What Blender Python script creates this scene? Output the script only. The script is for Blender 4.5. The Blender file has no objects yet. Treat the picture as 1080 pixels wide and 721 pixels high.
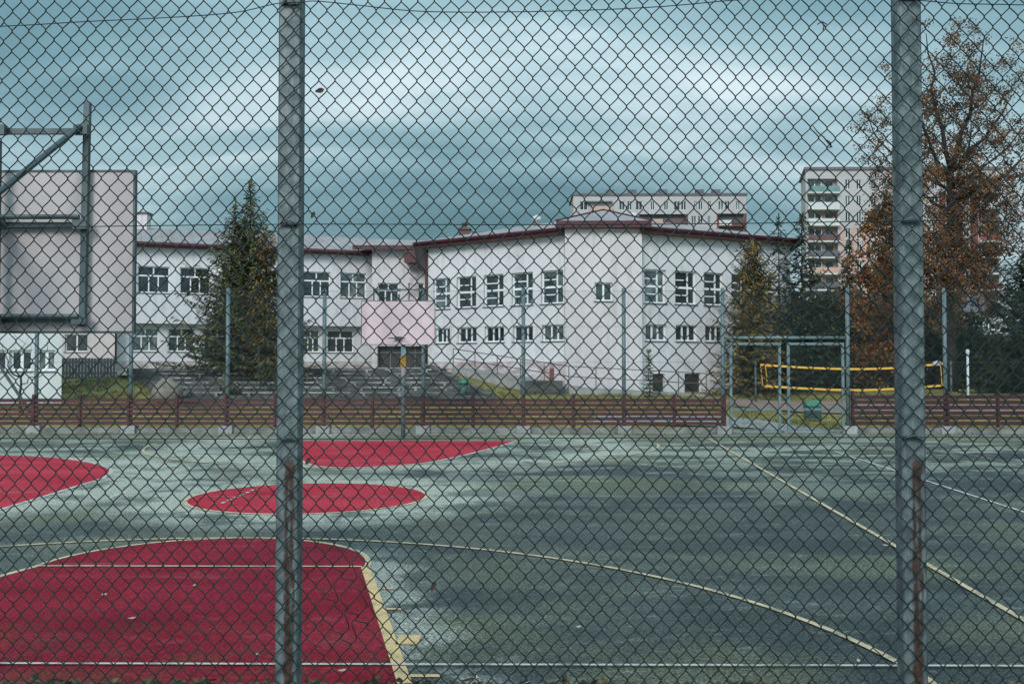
import bpy, math, random
import numpy as np
from mathutils import Vector, Matrix, noise as mnoise

SC = bpy.context.scene
COL = SC.collection
rnd = random.Random(7)
R = math.radians
F, CX, CY = 1050.0, 540.0, 360.5
CAM = Vector((0, 0, 2.05))
YAW, PITCH = math.atan(9 / F), math.atan(26.5 / F)

# ------------------------------------------------------------------ camera
cd = bpy.data.cameras.new('camera')
cam = bpy.data.objects.new('camera', cd)
COL.objects.link(cam)
cd.sensor_width = 36.0
cd.lens = F / 1080 * 36
cd.clip_start = 0.05
cd.clip_end = 3000
cam.location = CAM
cam.rotation_euler = (math.pi / 2 + PITCH, 0, YAW)
SC.camera = cam
ROT = cam.rotation_euler.to_matrix()


def ray(px, py):
    return ROT @ Vector(((px - CX) / F, -(py - CY) / F, -1.0))


def at(px, py, Y):
    """point of the place at depth Y seen at photo pixel (px, py)"""
    d = ray(px, py)
    return CAM + d * (Y / d.y)


def gnd(px, py, z=0.0):
    d = ray(px, py)
    return CAM + d * ((z - CAM.z) / d.z)


# ------------------------------------------------------------------ materials
class NT:
    def __init__(self, m):
        self.t = m.node_tree
        self.n = self.t.nodes
        self.b = self.n.get('Principled BSDF')

    def new(self, typ, **kw):
        n = self.n.new(typ)
        for k, v in kw.items():
            setattr(n, k, v)
        return n

    def link(self, a, b):
        self.t.links.new(a, b)

    def coord(self, kind='Object', scale=(1, 1, 1), loc=(0, 0, 0)):
        tc = self.new('ShaderNodeTexCoord')
        mp = self.new('ShaderNodeMapping')
        mp.inputs['Scale'].default_value = scale
        mp.inputs['Location'].default_value = loc
        self.link(tc.outputs[kind], mp.inputs['Vector'])
        return mp.outputs['Vector']

    def noise(self, vec, scale, detail=4, rough=0.55, dist=0.0):
        n = self.new('ShaderNodeTexNoise')
        n.inputs['Scale'].default_value = scale
        n.inputs['Detail'].default_value = detail
        n.inputs['Roughness'].default_value = rough
        n.inputs['Distortion'].default_value = dist
        if vec is not None:
            self.link(vec, n.inputs['Vector'])
        return n.outputs['Fac']

    def ramp(self, fac, stops):
        r = self.new('ShaderNodeValToRGB')
        el = r.color_ramp.elements
        while len(el) < len(stops):
            el.new(0.5)
        for e, (p, c) in zip(el, stops):
            e.position = p
            e.color = (*c, 1) if isinstance(c, tuple) else (c, c, c, 1)
        self.link(fac, r.inputs['Fac'])
        return r.outputs['Color']

    def mix(self, fac, a, b, mode='MIX'):
        m = self.new('ShaderNodeMix', data_type='RGBA', blend_type=mode)
        for s, v in ((m.inputs[0], fac), (m.inputs[6], a), (m.inputs[7], b)):
            if isinstance(v, bpy.types.NodeSocket):
                self.link(v, s)
            elif isinstance(v, tuple):
                s.default_value = (*v, 1)
            else:
                s.default_value = v
        return m.outputs[2]

    def math(self, op, a, b=0.0, clamp=False):
        m = self.new('ShaderNodeMath', operation=op, use_clamp=clamp)
        for s, v in ((m.inputs[0], a), (m.inputs[1], b)):
            if isinstance(v, bpy.types.NodeSocket):
                self.link(v, s)
            else:
                s.default_value = v
        return m.outputs[0]

    def bump(self, h, strength=0.3, dist=0.02):
        b = self.new('ShaderNodeBump')
        b.inputs['Strength'].default_value = strength
        b.inputs['Distance'].default_value = dist
        self.link(h, b.inputs['Height'])
        self.link(b.outputs['Normal'], self.b.inputs['Normal'])


def newmat(name, col=(0.5, 0.5, 0.5), rough=0.7, metal=0.0):
    m = bpy.data.materials.new(name)
    m.use_nodes = True
    t = NT(m)
    t.b.inputs['Base Color'].default_value = (*col, 1)
    t.b.inputs['Roughness'].default_value = rough
    t.b.inputs['Metallic'].default_value = metal
    return m, t


def worn(name, c1, c2, scale=2.0, rough=0.75, metal=0.0, fine=0.0, stretch=(1, 1, 1), lo=0.35, hi=0.68, bump=0.0):
    m, t = newmat(name, c1, rough, metal)
    v = t.coord('Object', stretch)
    f = t.noise(v, scale, 6, 0.6)
    c = t.ramp(f, [(lo, c1), (hi, c2)])
    if fine:
        g = t.noise(t.coord('Object'), fine, 3, 0.7)
        c = t.mix(0.55, c, t.ramp(g, [(0.3, 0.35), (0.7, 1.0)]), 'MULTIPLY')
    t.link(c, t.b.inputs['Base Color'])
    if bump:
        t.bump(t.noise(t.coord('Object'), fine or scale * 8, 4), bump, 0.01)
    return m


def leafmat(name, stops, scale=1.3, rough=0.75):
    m, t = newmat(name, stops[0], rough)
    v = t.coord('Object')
    f = t.math('ADD', t.math('MULTIPLY', t.noise(v, scale, 4, 0.6), 0.82), t.math('MULTIPLY', t.noise(v, 14.0, 2), 0.18))
    k = len(stops)
    c = t.ramp(f, [(0.36 + 0.28 * i / max(1, k - 1), s) for i, s in enumerate(stops)])
    t.link(c, t.b.inputs['Base Color'])
    t.b.inputs['Specular IOR Level'].default_value = 0.2
    return m


M = {}
M['galv'] = worn('galvanised_steel', (0.13, 0.19, 0.21), (0.22, 0.29, 0.31), 6, 0.55, 0.25, fine=60)
M['dark_steel'] = worn('dark_painted_steel', (0.035, 0.055, 0.06), (0.09, 0.13, 0.14), 5, 0.5, 0.2)
M['white_steel'] = worn('white_paint_on_pole', (0.5, 0.55, 0.56), (0.65, 0.7, 0.7), 5, 0.5)
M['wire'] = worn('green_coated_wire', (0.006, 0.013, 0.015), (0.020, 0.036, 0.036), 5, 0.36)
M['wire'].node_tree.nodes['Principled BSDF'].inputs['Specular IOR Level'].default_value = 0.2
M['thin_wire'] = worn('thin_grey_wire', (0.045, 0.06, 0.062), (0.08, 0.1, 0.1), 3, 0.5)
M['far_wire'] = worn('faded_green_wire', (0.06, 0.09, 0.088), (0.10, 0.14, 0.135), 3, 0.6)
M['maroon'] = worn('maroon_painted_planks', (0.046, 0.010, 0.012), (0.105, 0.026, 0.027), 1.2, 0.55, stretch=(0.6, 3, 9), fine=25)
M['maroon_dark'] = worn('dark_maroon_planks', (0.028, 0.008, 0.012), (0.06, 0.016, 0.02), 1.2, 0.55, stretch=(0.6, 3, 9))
M['maroon_metal'] = worn('maroon_roof_trim', (0.055, 0.008, 0.014), (0.085, 0.014, 0.021), 1.0, 0.5)
M['concrete'] = worn('weathered_concrete', (0.26, 0.255, 0.25), (0.43, 0.42, 0.41), 2.5, 0.9, fine=30)
M['plinth'] = worn('damp_grey_concrete', (0.15, 0.145, 0.14), (0.34, 0.33, 0.325), 1.8, 0.9, fine=25)
M['dark_concrete'] = worn('mossy_concrete', (0.030, 0.032, 0.030), (0.17, 0.165, 0.16), 1.6, 0.95, fine=18, stretch=(0.6, 1, 2))
M['stucco'] = worn('white_stucco', (0.60, 0.59, 0.625), (0.69, 0.68, 0.71), 0.5, 0.9, stretch=(1, 1, 0.25))
M['stucco_pink'] = worn('pale_pink_stucco', (0.54, 0.50, 0.515), (0.61, 0.57, 0.585), 0.5, 0.9, stretch=(1, 1, 0.25))
M['stucco_white'] = worn('bright_white_render', (0.56, 0.58, 0.60), (0.66, 0.68, 0.69), 0.5, 0.9)
M['seat'] = worn('worn_grey_seat', (0.09, 0.09, 0.088), (0.42, 0.41, 0.40), 1.4, 0.9, lo=0.42, hi=0.6)
M['stain'] = worn('stained_wall_base', (0.36, 0.27, 0.27), (0.62, 0.58, 0.6), 1.6, 0.95, lo=0.4, hi=0.6, stretch=(1, 1, 2))
def stucco(name, c1, c2):
    m, t = newmat(name, c1, 0.92)
    base = t.ramp(t.noise(t.coord('Object', (1, 1, 0.4)), 0.5, 5, 0.6), [(0.35, c1), (0.65, c2)])
    st_ = t.noise(t.coord('Object', (2.2, 2.2, 0.10)), 1.6, 5, 0.7)
    base = t.mix(t.ramp(st_, [(0.50, 0.0), (0.68, 0.5)]), base, tuple(k * 0.70 for k in c1))
    bl = t.noise(t.coord('Object'), 1.3, 7, 0.75)
    base = t.mix(t.ramp(bl, [(0.54, 0.0), (0.66, 0.42)]), base, (0.38, 0.35, 0.34))
    t.link(base, t.b.inputs['Base Color'])
    return m


M['stucco'] = stucco('white_stucco', (0.62, 0.605, 0.635), (0.71, 0.695, 0.715))
M['stucco_pink'] = stucco('pale_pink_stucco', (0.56, 0.515, 0.525), (0.63, 0.585, 0.595))
M['roof'] = worn('grey_sheet_roof', (0.26, 0.235, 0.245), (0.36, 0.33, 0.335), 0.4, 0.9, stretch=(2, 0.3, 1))
M['frame'] = worn('white_window_frame', (0.72, 0.75, 0.76), (0.8, 0.82, 0.83), 2, 0.5)
M['panel_grey'] = worn('panel_block_render', (0.40, 0.37, 0.38), (0.48, 0.45, 0.46), 0.1, 0.9)
M['panel_pink'] = worn('panel_block_salmon', (0.48, 0.30, 0.25), (0.55, 0.36, 0.31), 0.1, 0.9)
M['brick_red'] = worn('dull_red_wall', (0.15, 0.045, 0.04), (0.22, 0.08, 0.07), 0.4, 0.9)
M['slate'] = worn('slate_grey_panel', (0.10, 0.10, 0.115), (0.15, 0.145, 0.16), 0.4, 0.8)
M['pale_panel'] = worn('pale_balcony_panel', (0.5, 0.5, 0.5), (0.6, 0.6, 0.6), 0.4, 0.8)
M['teal_panel'] = worn('teal_balcony_panel', (0.12, 0.22, 0.22), (0.18, 0.29, 0.29), 0.4, 0.7)
M['brown_panel'] = worn('brown_balcony_panel', (0.10, 0.055, 0.055), (0.15, 0.085, 0.085), 0.4, 0.8)
M['board_back'] = worn('backboard_rear', (0.46, 0.40, 0.41), (0.60, 0.53, 0.54), 1.6, 0.75, stretch=(1, 1, 0.4))
M['board_pink'] = worn('faded_pink_backboard', (0.50, 0.385, 0.41), (0.66, 0.52, 0.55), 1.8, 0.7, stretch=(1, 1, 0.4))
M['orange'] = worn('orange_rim', (0.45, 0.12, 0.02), (0.5, 0.16, 0.04), 5, 0.5)
M['yellow_tape'] = worn('yellow_net_tape', (0.72, 0.38, 0.04), (0.8, 0.46, 0.08), 3, 0.6)
M['net'] = worn('black_net_cord', (0.02, 0.022, 0.022), (0.04, 0.04, 0.04), 3, 0.8)
M['sticker'] = worn('orange_sticker', (0.75, 0.42, 0.06), (0.8, 0.5, 0.12), 3, 0.6)
M['bin_green'] = worn('green_plastic', (0.04, 0.16, 0.095), (0.06, 0.22, 0.14), 3, 0.5)
M['bin_dark'] = worn('dark_green_plastic', (0.03, 0.075, 0.065), (0.05, 0.11, 0.095), 3, 0.5)
M['dark_door'] = worn('dark_door', (0.022, 0.02, 0.02), (0.05, 0.035, 0.032), 2, 0.5)
M['bark'] = worn('dark_bark', (0.014, 0.012, 0.011), (0.038, 0.031, 0.028), 6, 0.95, stretch=(3, 3, 0.6))
M['grey_bark'] = worn('grey_brown_bark', (0.05, 0.045, 0.042), (0.11, 0.10, 0.095), 6, 0.95, stretch=(3, 3, 0.6))
M['slats'] = worn('grey_slatted_boards', (0.10, 0.105, 0.11), (0.18, 0.185, 0.19), 4, 0.9, stretch=(8, 8, 0.3))
M['teal'] = worn('teal_plastic', (0.15, 0.42, 0.45), (0.22, 0.5, 0.52), 3, 0.5)
M['boulder'] = worn('sandy_boulder', (0.20, 0.17, 0.14), (0.33, 0.29, 0.25), 3, 0.95, fine=14)
M['leaf_dry'] = worn('dry_leaf', (0.42, 0.33, 0.25), (0.6, 0.52, 0.42), 30, 0.8)
M['leaf_brown'] = worn('dark_brown_leaf', (0.025, 0.018, 0.015), (0.06, 0.04, 0.03), 30, 0.8)
M['litter'] = worn('leaf_litter', (0.025, 0.02, 0.013), (0.16, 0.115, 0.06), 14, 0.95, lo=0.42, hi=0.62)
M['spruce'] = leafmat('spruce_needles', [(0.040, 0.058, 0.030), (0.125, 0.128, 0.055), (0.235, 0.205, 0.085)])
M['spruce_brown'] = leafmat('browning_spruce_needles', [(0.07, 0.06, 0.025), (0.17, 0.12, 0.042), (0.27, 0.175, 0.058)])
M['spruce_rust'] = leafmat('rusty_conifer_needles', [(0.075, 0.065, 0.028), (0.21, 0.145, 0.048), (0.34, 0.215, 0.065)])
M['spruce_dark'] = leafmat('dark_conifer_needles', [(0.014, 0.024, 0.018), (0.036, 0.050, 0.030), (0.075, 0.085, 0.042)])
M['evergreen'] = leafmat('evergreen_leaves', [(0.011, 0.017, 0.011), (0.030, 0.038, 0.019), (0.075, 0.074, 0.032)])
M['rust_leaf'] = leafmat('rust_autumn_leaves', [(0.06, 0.030, 0.018), (0.18, 0.080, 0.030), (0.32, 0.145, 0.048)], 0.9)
M['dull_leaf'] = leafmat('dull_autumn_leaves', [(0.055, 0.036, 0.026), (0.145, 0.076, 0.042), (0.26, 0.140, 0.066)], 0.9)
M['shrub'] = leafmat('olive_shrub_leaves', [(0.03, 0.04, 0.016), (0.06, 0.065, 0.025), (0.09, 0.085, 0.03)])

# glass: glossy panes; dark rooms, curtains and teal reflections painted into their colour
m, t = newmat('window_glass', (0.02, 0.025, 0.028), 0.06)
oi = t.new('ShaderNodeObjectInfo')
c = t.ramp(oi.outputs['Random'], [(0.0, (0.010, 0.012, 0.013)), (0.6, (0.025, 0.032, 0.034)), (1.0, (0.06, 0.085, 0.09))])
blot = t.noise(t.coord('Object', (1, 1, 0.6)), 1.7, 3, 0.6)
c = t.mix(t.ramp(blot, [(0.46, 0.0), (0.58, 0.85)]), c, t.ramp(oi.outputs['Random'], [(0.0, (0.05, 0.055, 0.055)), (0.5, (0.03, 0.035, 0.036)), (0.8, (0.14, 0.17, 0.17)), (1.0, (0.22, 0.23, 0.22))]))
t.link(c, t.b.inputs['Base Color'])
t.bump(t.noise(t.coord('Object'), 1.2, 2), 0.12, 0.05)
M['glass'] = m

# galvanised near posts, rust running down below the tie wire
m, t = newmat('weathered_post_steel', (0.1, 0.14, 0.15), 0.55, 0.2)
v = t.coord('Object')
base = t.ramp(t.noise(v, 11, 4, 0.6), [(0.36, (0.075, 0.100, 0.108)), (0.50, (0.125, 0.162, 0.172)), (0.66, (0.20, 0.24, 0.25))])
base = t.mix(0.5, base, t.ramp(t.noise(t.coord('Object', (30, 30, 2.5)), 2.0, 3), [(0.35, 0.5), (0.6, 1.0)]), 'MULTIPLY')
sep = t.new('ShaderNodeSeparateXYZ')
t.link(v, sep.inputs[0])
below = t.math('MULTIPLY', t.math('SUBTRACT', 1.52, sep.outputs[2]), 14, clamp=True)
wob = t.math('MULTIPLY', t.math('SUBTRACT', t.noise(t.coord('Object', (1, 1, 3)), 3.0, 3), 0.5), 0.06)
dist = t.math('ABSOLUTE', t.math('ADD', t.math('SUBTRACT', sep.outputs[0], 0.012), wob))
streak = t.math('MULTIPLY', t.math('SUBTRACT', 0.030, dist), 90, clamp=True)
streak = t.math('MULTIPLY', streak, t.math('MULTIPLY', t.math('SUBTRACT', t.noise(t.coord('Object', (6, 6, 1.2)), 5, 4), 0.33), 6, clamp=True))
rust = t.math('MULTIPLY', below, streak)
colr = t.mix(rust, base, t.ramp(t.noise(v, 25, 4), [(0.35, (0.022, 0.014, 0.012)), (0.65, (0.085, 0.040, 0.026))]))
t.link(colr, t.b.inputs['Base Color'])
M['near_post'] = m


# court surface ---------------------------------------------------------
def radial(t, vec, cx, cy, r, w):
    """1 on a ring of radius r, fading to 0 at distance w"""
    d = t.new('ShaderNodeVectorMath', operation='DISTANCE')
    t.link(vec, d.inputs[0])
    d.inputs[1].default_value = (cx, cy, 0)
    x = t.math('ABSOLUTE', t.math('SUBTRACT', d.outputs['Value'], r))
    return t.math('SUBTRACT', 1.0, t.math('DIVIDE', x, w), clamp=True)


m, t = newmat('worn_court_acrylic', (0.06, 0.08, 0.08), 0.7)
geo = t.coord('Object')
big = t.noise(t.coord('Object', (0.17, 0.27, 1)), 1.0, 6, 0.62, 0.6)
base = t.ramp(big, [(0.38, (0.036, 0.047, 0.055)), (0.50, (0.057, 0.072, 0.076)), (0.62, (0.140, 0.164, 0.128))])
moss = t.noise(t.coord('Object', (0.20, 0.30, 1), (4, 9, 0)), 1.3, 6, 0.65)
base = t.mix(t.ramp(moss, [(0.50, 0.0), (0.62, 0.6)]), base, (0.150, 0.162, 0.100))
pale = t.noise(t.coord('Object', (0.42, 0.9, 1), (1, 3, 0)), 0.8, 7, 0.7)
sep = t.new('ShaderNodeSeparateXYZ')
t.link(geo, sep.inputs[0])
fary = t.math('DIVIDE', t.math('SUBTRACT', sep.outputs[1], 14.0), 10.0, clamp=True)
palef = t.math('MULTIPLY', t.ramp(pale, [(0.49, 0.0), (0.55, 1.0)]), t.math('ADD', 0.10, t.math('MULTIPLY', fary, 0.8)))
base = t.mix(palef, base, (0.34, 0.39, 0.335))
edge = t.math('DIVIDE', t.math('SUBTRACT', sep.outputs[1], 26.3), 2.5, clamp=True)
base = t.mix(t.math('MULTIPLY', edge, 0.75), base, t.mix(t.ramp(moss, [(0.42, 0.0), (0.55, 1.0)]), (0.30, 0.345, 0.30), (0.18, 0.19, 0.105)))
halo = radial(t, geo, -3.34, 15.8, 2.05, 1.45)
halo2 = radial(t, geo, -3.05, 25.9, 5.4, 1.5)
halo3 = radial(t, geo, -11.6, 17.5, 4.7, 1.9)
hn = t.noise(t.coord('Object', (0.9, 1.2, 1)), 1.0, 5, 0.65)
hm = t.math('MULTIPLY', t.math('MAXIMUM', t.math('MAXIMUM', halo, halo3), t.math('MULTIPLY', halo2, 0.8)), t.ramp(hn, [(0.40, 0.12), (0.52, 1.0)]))
base = t.mix(t.math('MULTIPLY', t.math('MULTIPLY', hm, 1.5, clamp=True), 0.9), base, (0.48, 0.51, 0.455))
# worn band beside the near key
kx = t.math('SUBTRACT', sep.outputs[0], t.math('SUBTRACT', 0.90, t.math('MULTIPLY', sep.outputs[1], 0.247)))
kb = t.math('SUBTRACT', 1.0, t.math('DIVIDE', t.math('ABSOLUTE', t.math('SUBTRACT', kx, 0.10)), 0.62), clamp=True)
kb = t.math('MULTIPLY', kb, t.math('MULTIPLY', t.math('SUBTRACT', 11.5, sep.outputs[1]), 0.8, clamp=True))
kb = t.math('MULTIPLY', kb, t.ramp(hn, [(0.42, 0.05), (0.54, 1.0)]))
base = t.mix(t.math('MULTIPLY', t.math('MULTIPLY', kb, 1.6, clamp=True), 0.85), base, (0.40, 0.42, 0.385))
sc = t.noise(t.coord('Object', (1.6, 3.8, 1), (2, 7, 0)), 1.0, 6, 0.7, 0.6)
base = t.mix(t.ramp(sc, [(0.57, 0.0), (0.66, 0.45)]), base, (0.30, 0.34, 0.31))
fine = t.noise(geo, 42, 3, 0.8)
base = t.mix(1.0, base, t.ramp(fine, [(0.41, 0.25), (0.59, 1.6)]), 'MULTIPLY')
mid = t.noise(geo, 20, 4, 0.8)
base = t.mix(0.6, base, t.ramp(mid, [(0.40, 0.45), (0.60, 1.4)]), 'MULTIPLY')
grit = t.noise(geo, 85, 2, 0.7)
base = t.mix(t.ramp(grit, [(0.60, 0.0), (0.70, 0.5)]), base, (0.30, 0.34, 0.33))
base = t.mix(1.0, base, (1.0, 0.94, 0.89), 'MULTIPLY')
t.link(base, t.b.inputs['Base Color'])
t.link(t.ramp(big, [(0.35, 0.56), (0.65, 0.8)]), t.b.inputs['Roughness'])
t.b.inputs['Specular IOR Level'].default_value = 0.22
t.bump(t.noise(geo, 160, 2), 0.25, 0.004)
M['court'] = m


def redmat(name, a, b, mossy):
    m, t = newmat(name, a, 0.7)
    geo = t.coord('Object')
    c = t.ramp(t.noise(t.coord('Object', (0.5, 1.0, 1)), 0.9, 6, 0.65), [(0.36, a), (0.64, b)])
    if mossy:
        sep = t.new('ShaderNodeSeparateXYZ')
        t.link(geo, sep.inputs[0])
        near = t.math('MULTIPLY', t.math('SUBTRACT', 8.6, sep.outputs[1]), 0.35, clamp=True)
        mo = t.math('MULTIPLY', near, t.ramp(t.noise(geo, 2.2, 6, 0.7), [(0.45, 0.0), (0.62, 0.75)]))
        c = t.mix(mo, c, (0.11, 0.07, 0.035))
    c = t.mix(0.7, c, t.ramp(t.noise(geo, 45, 3, 0.8), [(0.40, 0.4), (0.60, 1.4)]), 'MULTIPLY')
    sc = t.noise(t.coord('Object', (0.8, 2.6, 1), (5, 1, 0)), 1.0, 6, 0.7, 0.5)
    c = t.mix(t.ramp(sc, [(0.56, 0.0), (0.70, 0.38)]), c, (0.42, 0.10, 0.12))
    c = t.mix(t.ramp(sc, [(0.34, 0.45), (0.44, 0.0)]), c, (0.13, 0.016, 0.024))
    c = t.mix(0.6, c, t.ramp(t.noise(geo, 20, 4, 0.8), [(0.40, 0.55), (0.60, 1.35)]), 'MULTIPLY')
    c = t.mix(t.ramp(t.noise(geo, 150, 2, 0.7), [(0.68, 0.0), (0.76, 0.3)]), c, (0.45, 0.3, 0.3))
    t.link(c, t.b.inputs['Base Color'])
    t.b.inputs['Specular IOR Level'].default_value = 0.08
    t.bump(t.noise(geo, 160, 2), 0.2, 0.004)
    return m


M['red'] = redmat('red_court_paint', (0.23, 0.005, 0.020), (0.33, 0.016, 0.038), True)
M['red_far'] = redmat('red_court_paint_worn', (0.42, 0.014, 0.038), (0.56, 0.045, 0.072), False)


def linemat(name, col, under, lo=0.36, hi=0.5):
    m, t = newmat(name, col, 0.75)
    f = t.noise(t.coord('Object', (1, 1, 1)), 5, 6, 0.75)
    c = t.ramp(f, [(lo, under), (hi, col)])
    t.link(c, t.b.inputs['Base Color'])
    return m


M['line_white'] = linemat('white_line_paint', (0.62, 0.55, 0.51), (0.24, 0.22, 0.21), 0.40, 0.52)
M['line_cream'] = linemat('cream_line_paint', (0.66, 0.50, 0.32), (0.30, 0.26, 0.19), 0.40, 0.53)
M['line_yellow'] = linemat('ochre_line_paint', (0.76, 0.50, 0.24), (0.46, 0.33, 0.18), 0.38, 0.52)
M['line_faint'] = linemat('faded_white_line_paint', (0.30, 0.32, 0.31), (0.12, 0.15, 0.145), 0.4, 0.6)
M['line_pink'] = linemat('faded_pink_line_paint', (0.5, 0.22, 0.25), (0.36, 0.06, 0.1), 0.4, 0.6)

# grass / terrain
m, t = newmat('lawn_and_soil', (0.07, 0.08, 0.03), 0.95)
geo = t.coord('Object')
c = t.ramp(t.noise(geo, 0.5, 6, 0.65), [(0.34, (0.15, 0.125, 0.028)), (0.5, (0.24, 0.20, 0.052)), (0.66, (0.33, 0.27, 0.09))])
c = t.mix(0.6, c, t.ramp(t.noise(geo, 7, 5, 0.8), [(0.38, 0.3), (0.62, 1.4)]), 'MULTIPLY')
t.link(c, t.b.inputs['Base Color'])
t.bump(t.noise(geo, 14, 4), 0.6, 0.06)
M['lawn'] = m
M['clay'] = worn('pink_clay_track', (0.26, 0.16, 0.125), (0.36, 0.24, 0.20), 1.2, 0.95, fine=20)
M['paving'] = worn('grey_paving', (0.28, 0.27, 0.27), (0.40, 0.39, 0.39), 1.2, 0.9, fine=14)


# ------------------------------------------------------------------ mesh building
class MB:
    def __init__(self):
        self.v, self.f = [], []

    def quad(self, a, b, c, d):
        n = len(self.v)
        self.v += [tuple(a), tuple(b), tuple(c), tuple(d)]
        self.f.append((n, n + 1, n + 2, n + 3))
        return self

    def poly(self, pts):
        n = len(self.v)
        self.v += [tuple(p) for p in pts]
        self.f.append(tuple(range(n, n + len(pts))))
        return self

    def hexa(self, p):
        """8 corners: bottom 4 (ccw from above) then top 4"""
        n = len(self.v)
        self.v += [tuple(q) for q in p]
        for q in ((3, 2, 1, 0), (4, 5, 6, 7), (0, 1, 5, 4), (1, 2, 6, 5), (2, 3, 7, 6), (3, 0, 4, 7)):
            self.f.append(tuple(n + i for i in q))
        return self

    def box(self, x0, x1, y0, y1, z0, z1):
        return self.hexa([(x0, y0, z0), (x1, y0, z0), (x1, y1, z0), (x0, y1, z0),
                          (x0, y0, z1), (x1, y0, z1), (x1, y1, z1), (x0, y1, z1)])

    def wbox(self, A, u, n, u0, u1, d0, d1, z0, z1):
        """box in the frame of a wall: u along, n outward (d = distance outward)"""
        def P(a, d, z):
            return (A.x + u.x * a + n.x * d, A.y + u.y * a + n.y * d, z)
        return self.hexa([P(u0, d1, z0), P(u1, d1, z0), P(u1, d0, z0), P(u0, d0, z0),
                          P(u0, d1, z1), P(u1, d1, z1), P(u1, d0, z1), P(u0, d0, z1)])

    def beam(self, a, b, w, h=None, up=Vector((0, 0, 1))):
        a, b = Vector(a), Vector(b)
        h = h or w
        d = (b - a).normalized()
        s = d.cross(up)
        if s.length < 1e-4:
            s = d.cross(Vector((0, 1, 0)))
        s.normalize()
        t = s.cross(d).normalized()
        s, t = s * w / 2, t * h / 2
        return self.hexa([a - s - t, a + s - t, b + s - t, b - s - t, a - s + t, a + s + t, b + s + t, b - s + t])

    def tube(self, pts, r, sides=8, cap=True):
        pts = [Vector(p) for p in pts]
        rs = r if isinstance(r, (list, tuple)) else [r] * len(pts)
        n0 = len(self.v)
        ref = None
        for i, p in enumerate(pts):
            d = (pts[min(i + 1, len(pts) - 1)] - pts[max(i - 1, 0)]).normalized()
            if ref is None or abs(ref.dot(d)) > 0.95:
                ref = Vector((0, 0, 1)) if abs(d.z) < 0.9 else Vector((1, 0, 0))
            s = d.cross(ref).normalized()
            q = s.cross(d)
            for k in range(sides):
                a = 2 * math.pi * k / sides
                self.v.append(tuple(p + (s * math.cos(a) + q * math.sin(a)) * rs[i]))
        for i in range(len(pts) - 1):
            for k in range(sides):
                a, b = n0 + i * sides + k, n0 + i * sides + (k + 1) % sides
                self.f.append((a, b, b + sides, a + sides))
        if cap:
            self.f.append(tuple(n0 + k for k in range(sides))[::-1])
            e = n0 + (len(pts) - 1) * sides
            self.f.append(tuple(e + k for k in range(sides)))
        return self

    def prism(self, pts, z0, z1):
        """vertical prism over a ccw outline"""
        n = len(self.v)
        k = len(pts)
        self.v += [(p[0], p[1], z0) for p in pts] + [(p[0], p[1], z1) for p in pts]
        self.f.append(tuple(n + i for i in range(k))[::-1])
        self.f.append(tuple(n + k + i for i in range(k)))
        for i in range(k):
            j = (i + 1) % k
            self.f.append((n + i, n + j, n + k + j, n + k + i))
        return self

    def blob(self, c, rx, ry, rz, seed=0, rough=0.2, n=10):
        n0 = len(self.v)
        for i in range(n + 1):
            th = math.pi * i / n
            for j in range(2 * n):
                ph = math.pi * j / n
                d = Vector((math.sin(th) * math.cos(ph), math.sin(th) * math.sin(ph), math.cos(th)))
                k = 1 + rough * mnoise.noise(d * 1.7 + Vector((seed, 0, 0)))
                self.v.append((c[0] + d.x * rx * k, c[1] + d.y * ry * k, c[2] + d.z * rz * k))
        for i in range(n):
            for j in range(2 * n):
                a, b = n0 + i * 2 * n + j, n0 + i * 2 * n + (j + 1) % (2 * n)
                self.f.append((a, a + 2 * n, b + 2 * n, b))
        return self


WM = {}


def wmat(o):
    return WM.get(o.name, Matrix.Identity(4))


def build(name, mb, mat, parent=None, smooth=False):
    inv = wmat(parent).inverted() if parent else None
    v = mb.v
    if inv is not None:
        a = np.array(v, dtype=float).reshape(-1, 3)
        mm = np.array(inv)
        v = a @ mm[:3, :3].T + mm[:3, 3]
        v = v.tolist()
    me = bpy.data.meshes.new(name)
    me.from_pydata(v, [], mb.f)
    me.materials.append(M[mat] if isinstance(mat, str) else mat)
    if smooth:
        me.polygons.foreach_set('use_smooth', [True] * len(me.polygons))
    me.update()
    o = bpy.data.objects.new(name, me)
    COL.objects.link(o)
    if parent:
        o.parent = parent
        WM[o.name] = wmat(parent)
    else:
        WM[o.name] = Matrix.Identity(4)
    return o


def tag(o, label, cat, group=None):
    o['label'] = label
    o['category'] = cat
    if group:
        o['group'] = group
    return o


def thing(name, label, cat, loc, rz=0.0, group=None):
    o = bpy.data.objects.new(name, None)
    COL.objects.link(o)
    o.empty_display_size = 0.2
    o.location = loc
    o.rotation_euler = (0, 0, rz)
    WM[o.name] = Matrix.Translation(Vector(loc)) @ Matrix.Rotation(rz, 4, 'Z')
    return tag(o, label, cat, group)


def solo(name, mb, mat, label, cat, group=None, smooth=False):
    """a thing that is one mesh, its origin at the middle of its base"""
    a = np.array(mb.v)
    c = a.mean(axis=0)
    c[2] = a[:, 2].min()
    mb.v = (a - c).tolist()
    o = build(name, mb, mat, None, smooth)
    o.location = Vector(c)
    WM[o.name] = Matrix.Translation(Vector(c))
    return tag(o, label, cat, group)


def struct(name, mb, mat, smooth=False):
    o = build(name, mb, mat, None, smooth)
    o['kind'] = 'structure'
    return o


# ------------------------------------------------------------------ ground
def sstep(a, b, x):
    x = min(1, max(0, (x - a) / (b - a)))
    return x * x * (3 - 2 * x)


FENCE_Y = 30.75


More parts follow.
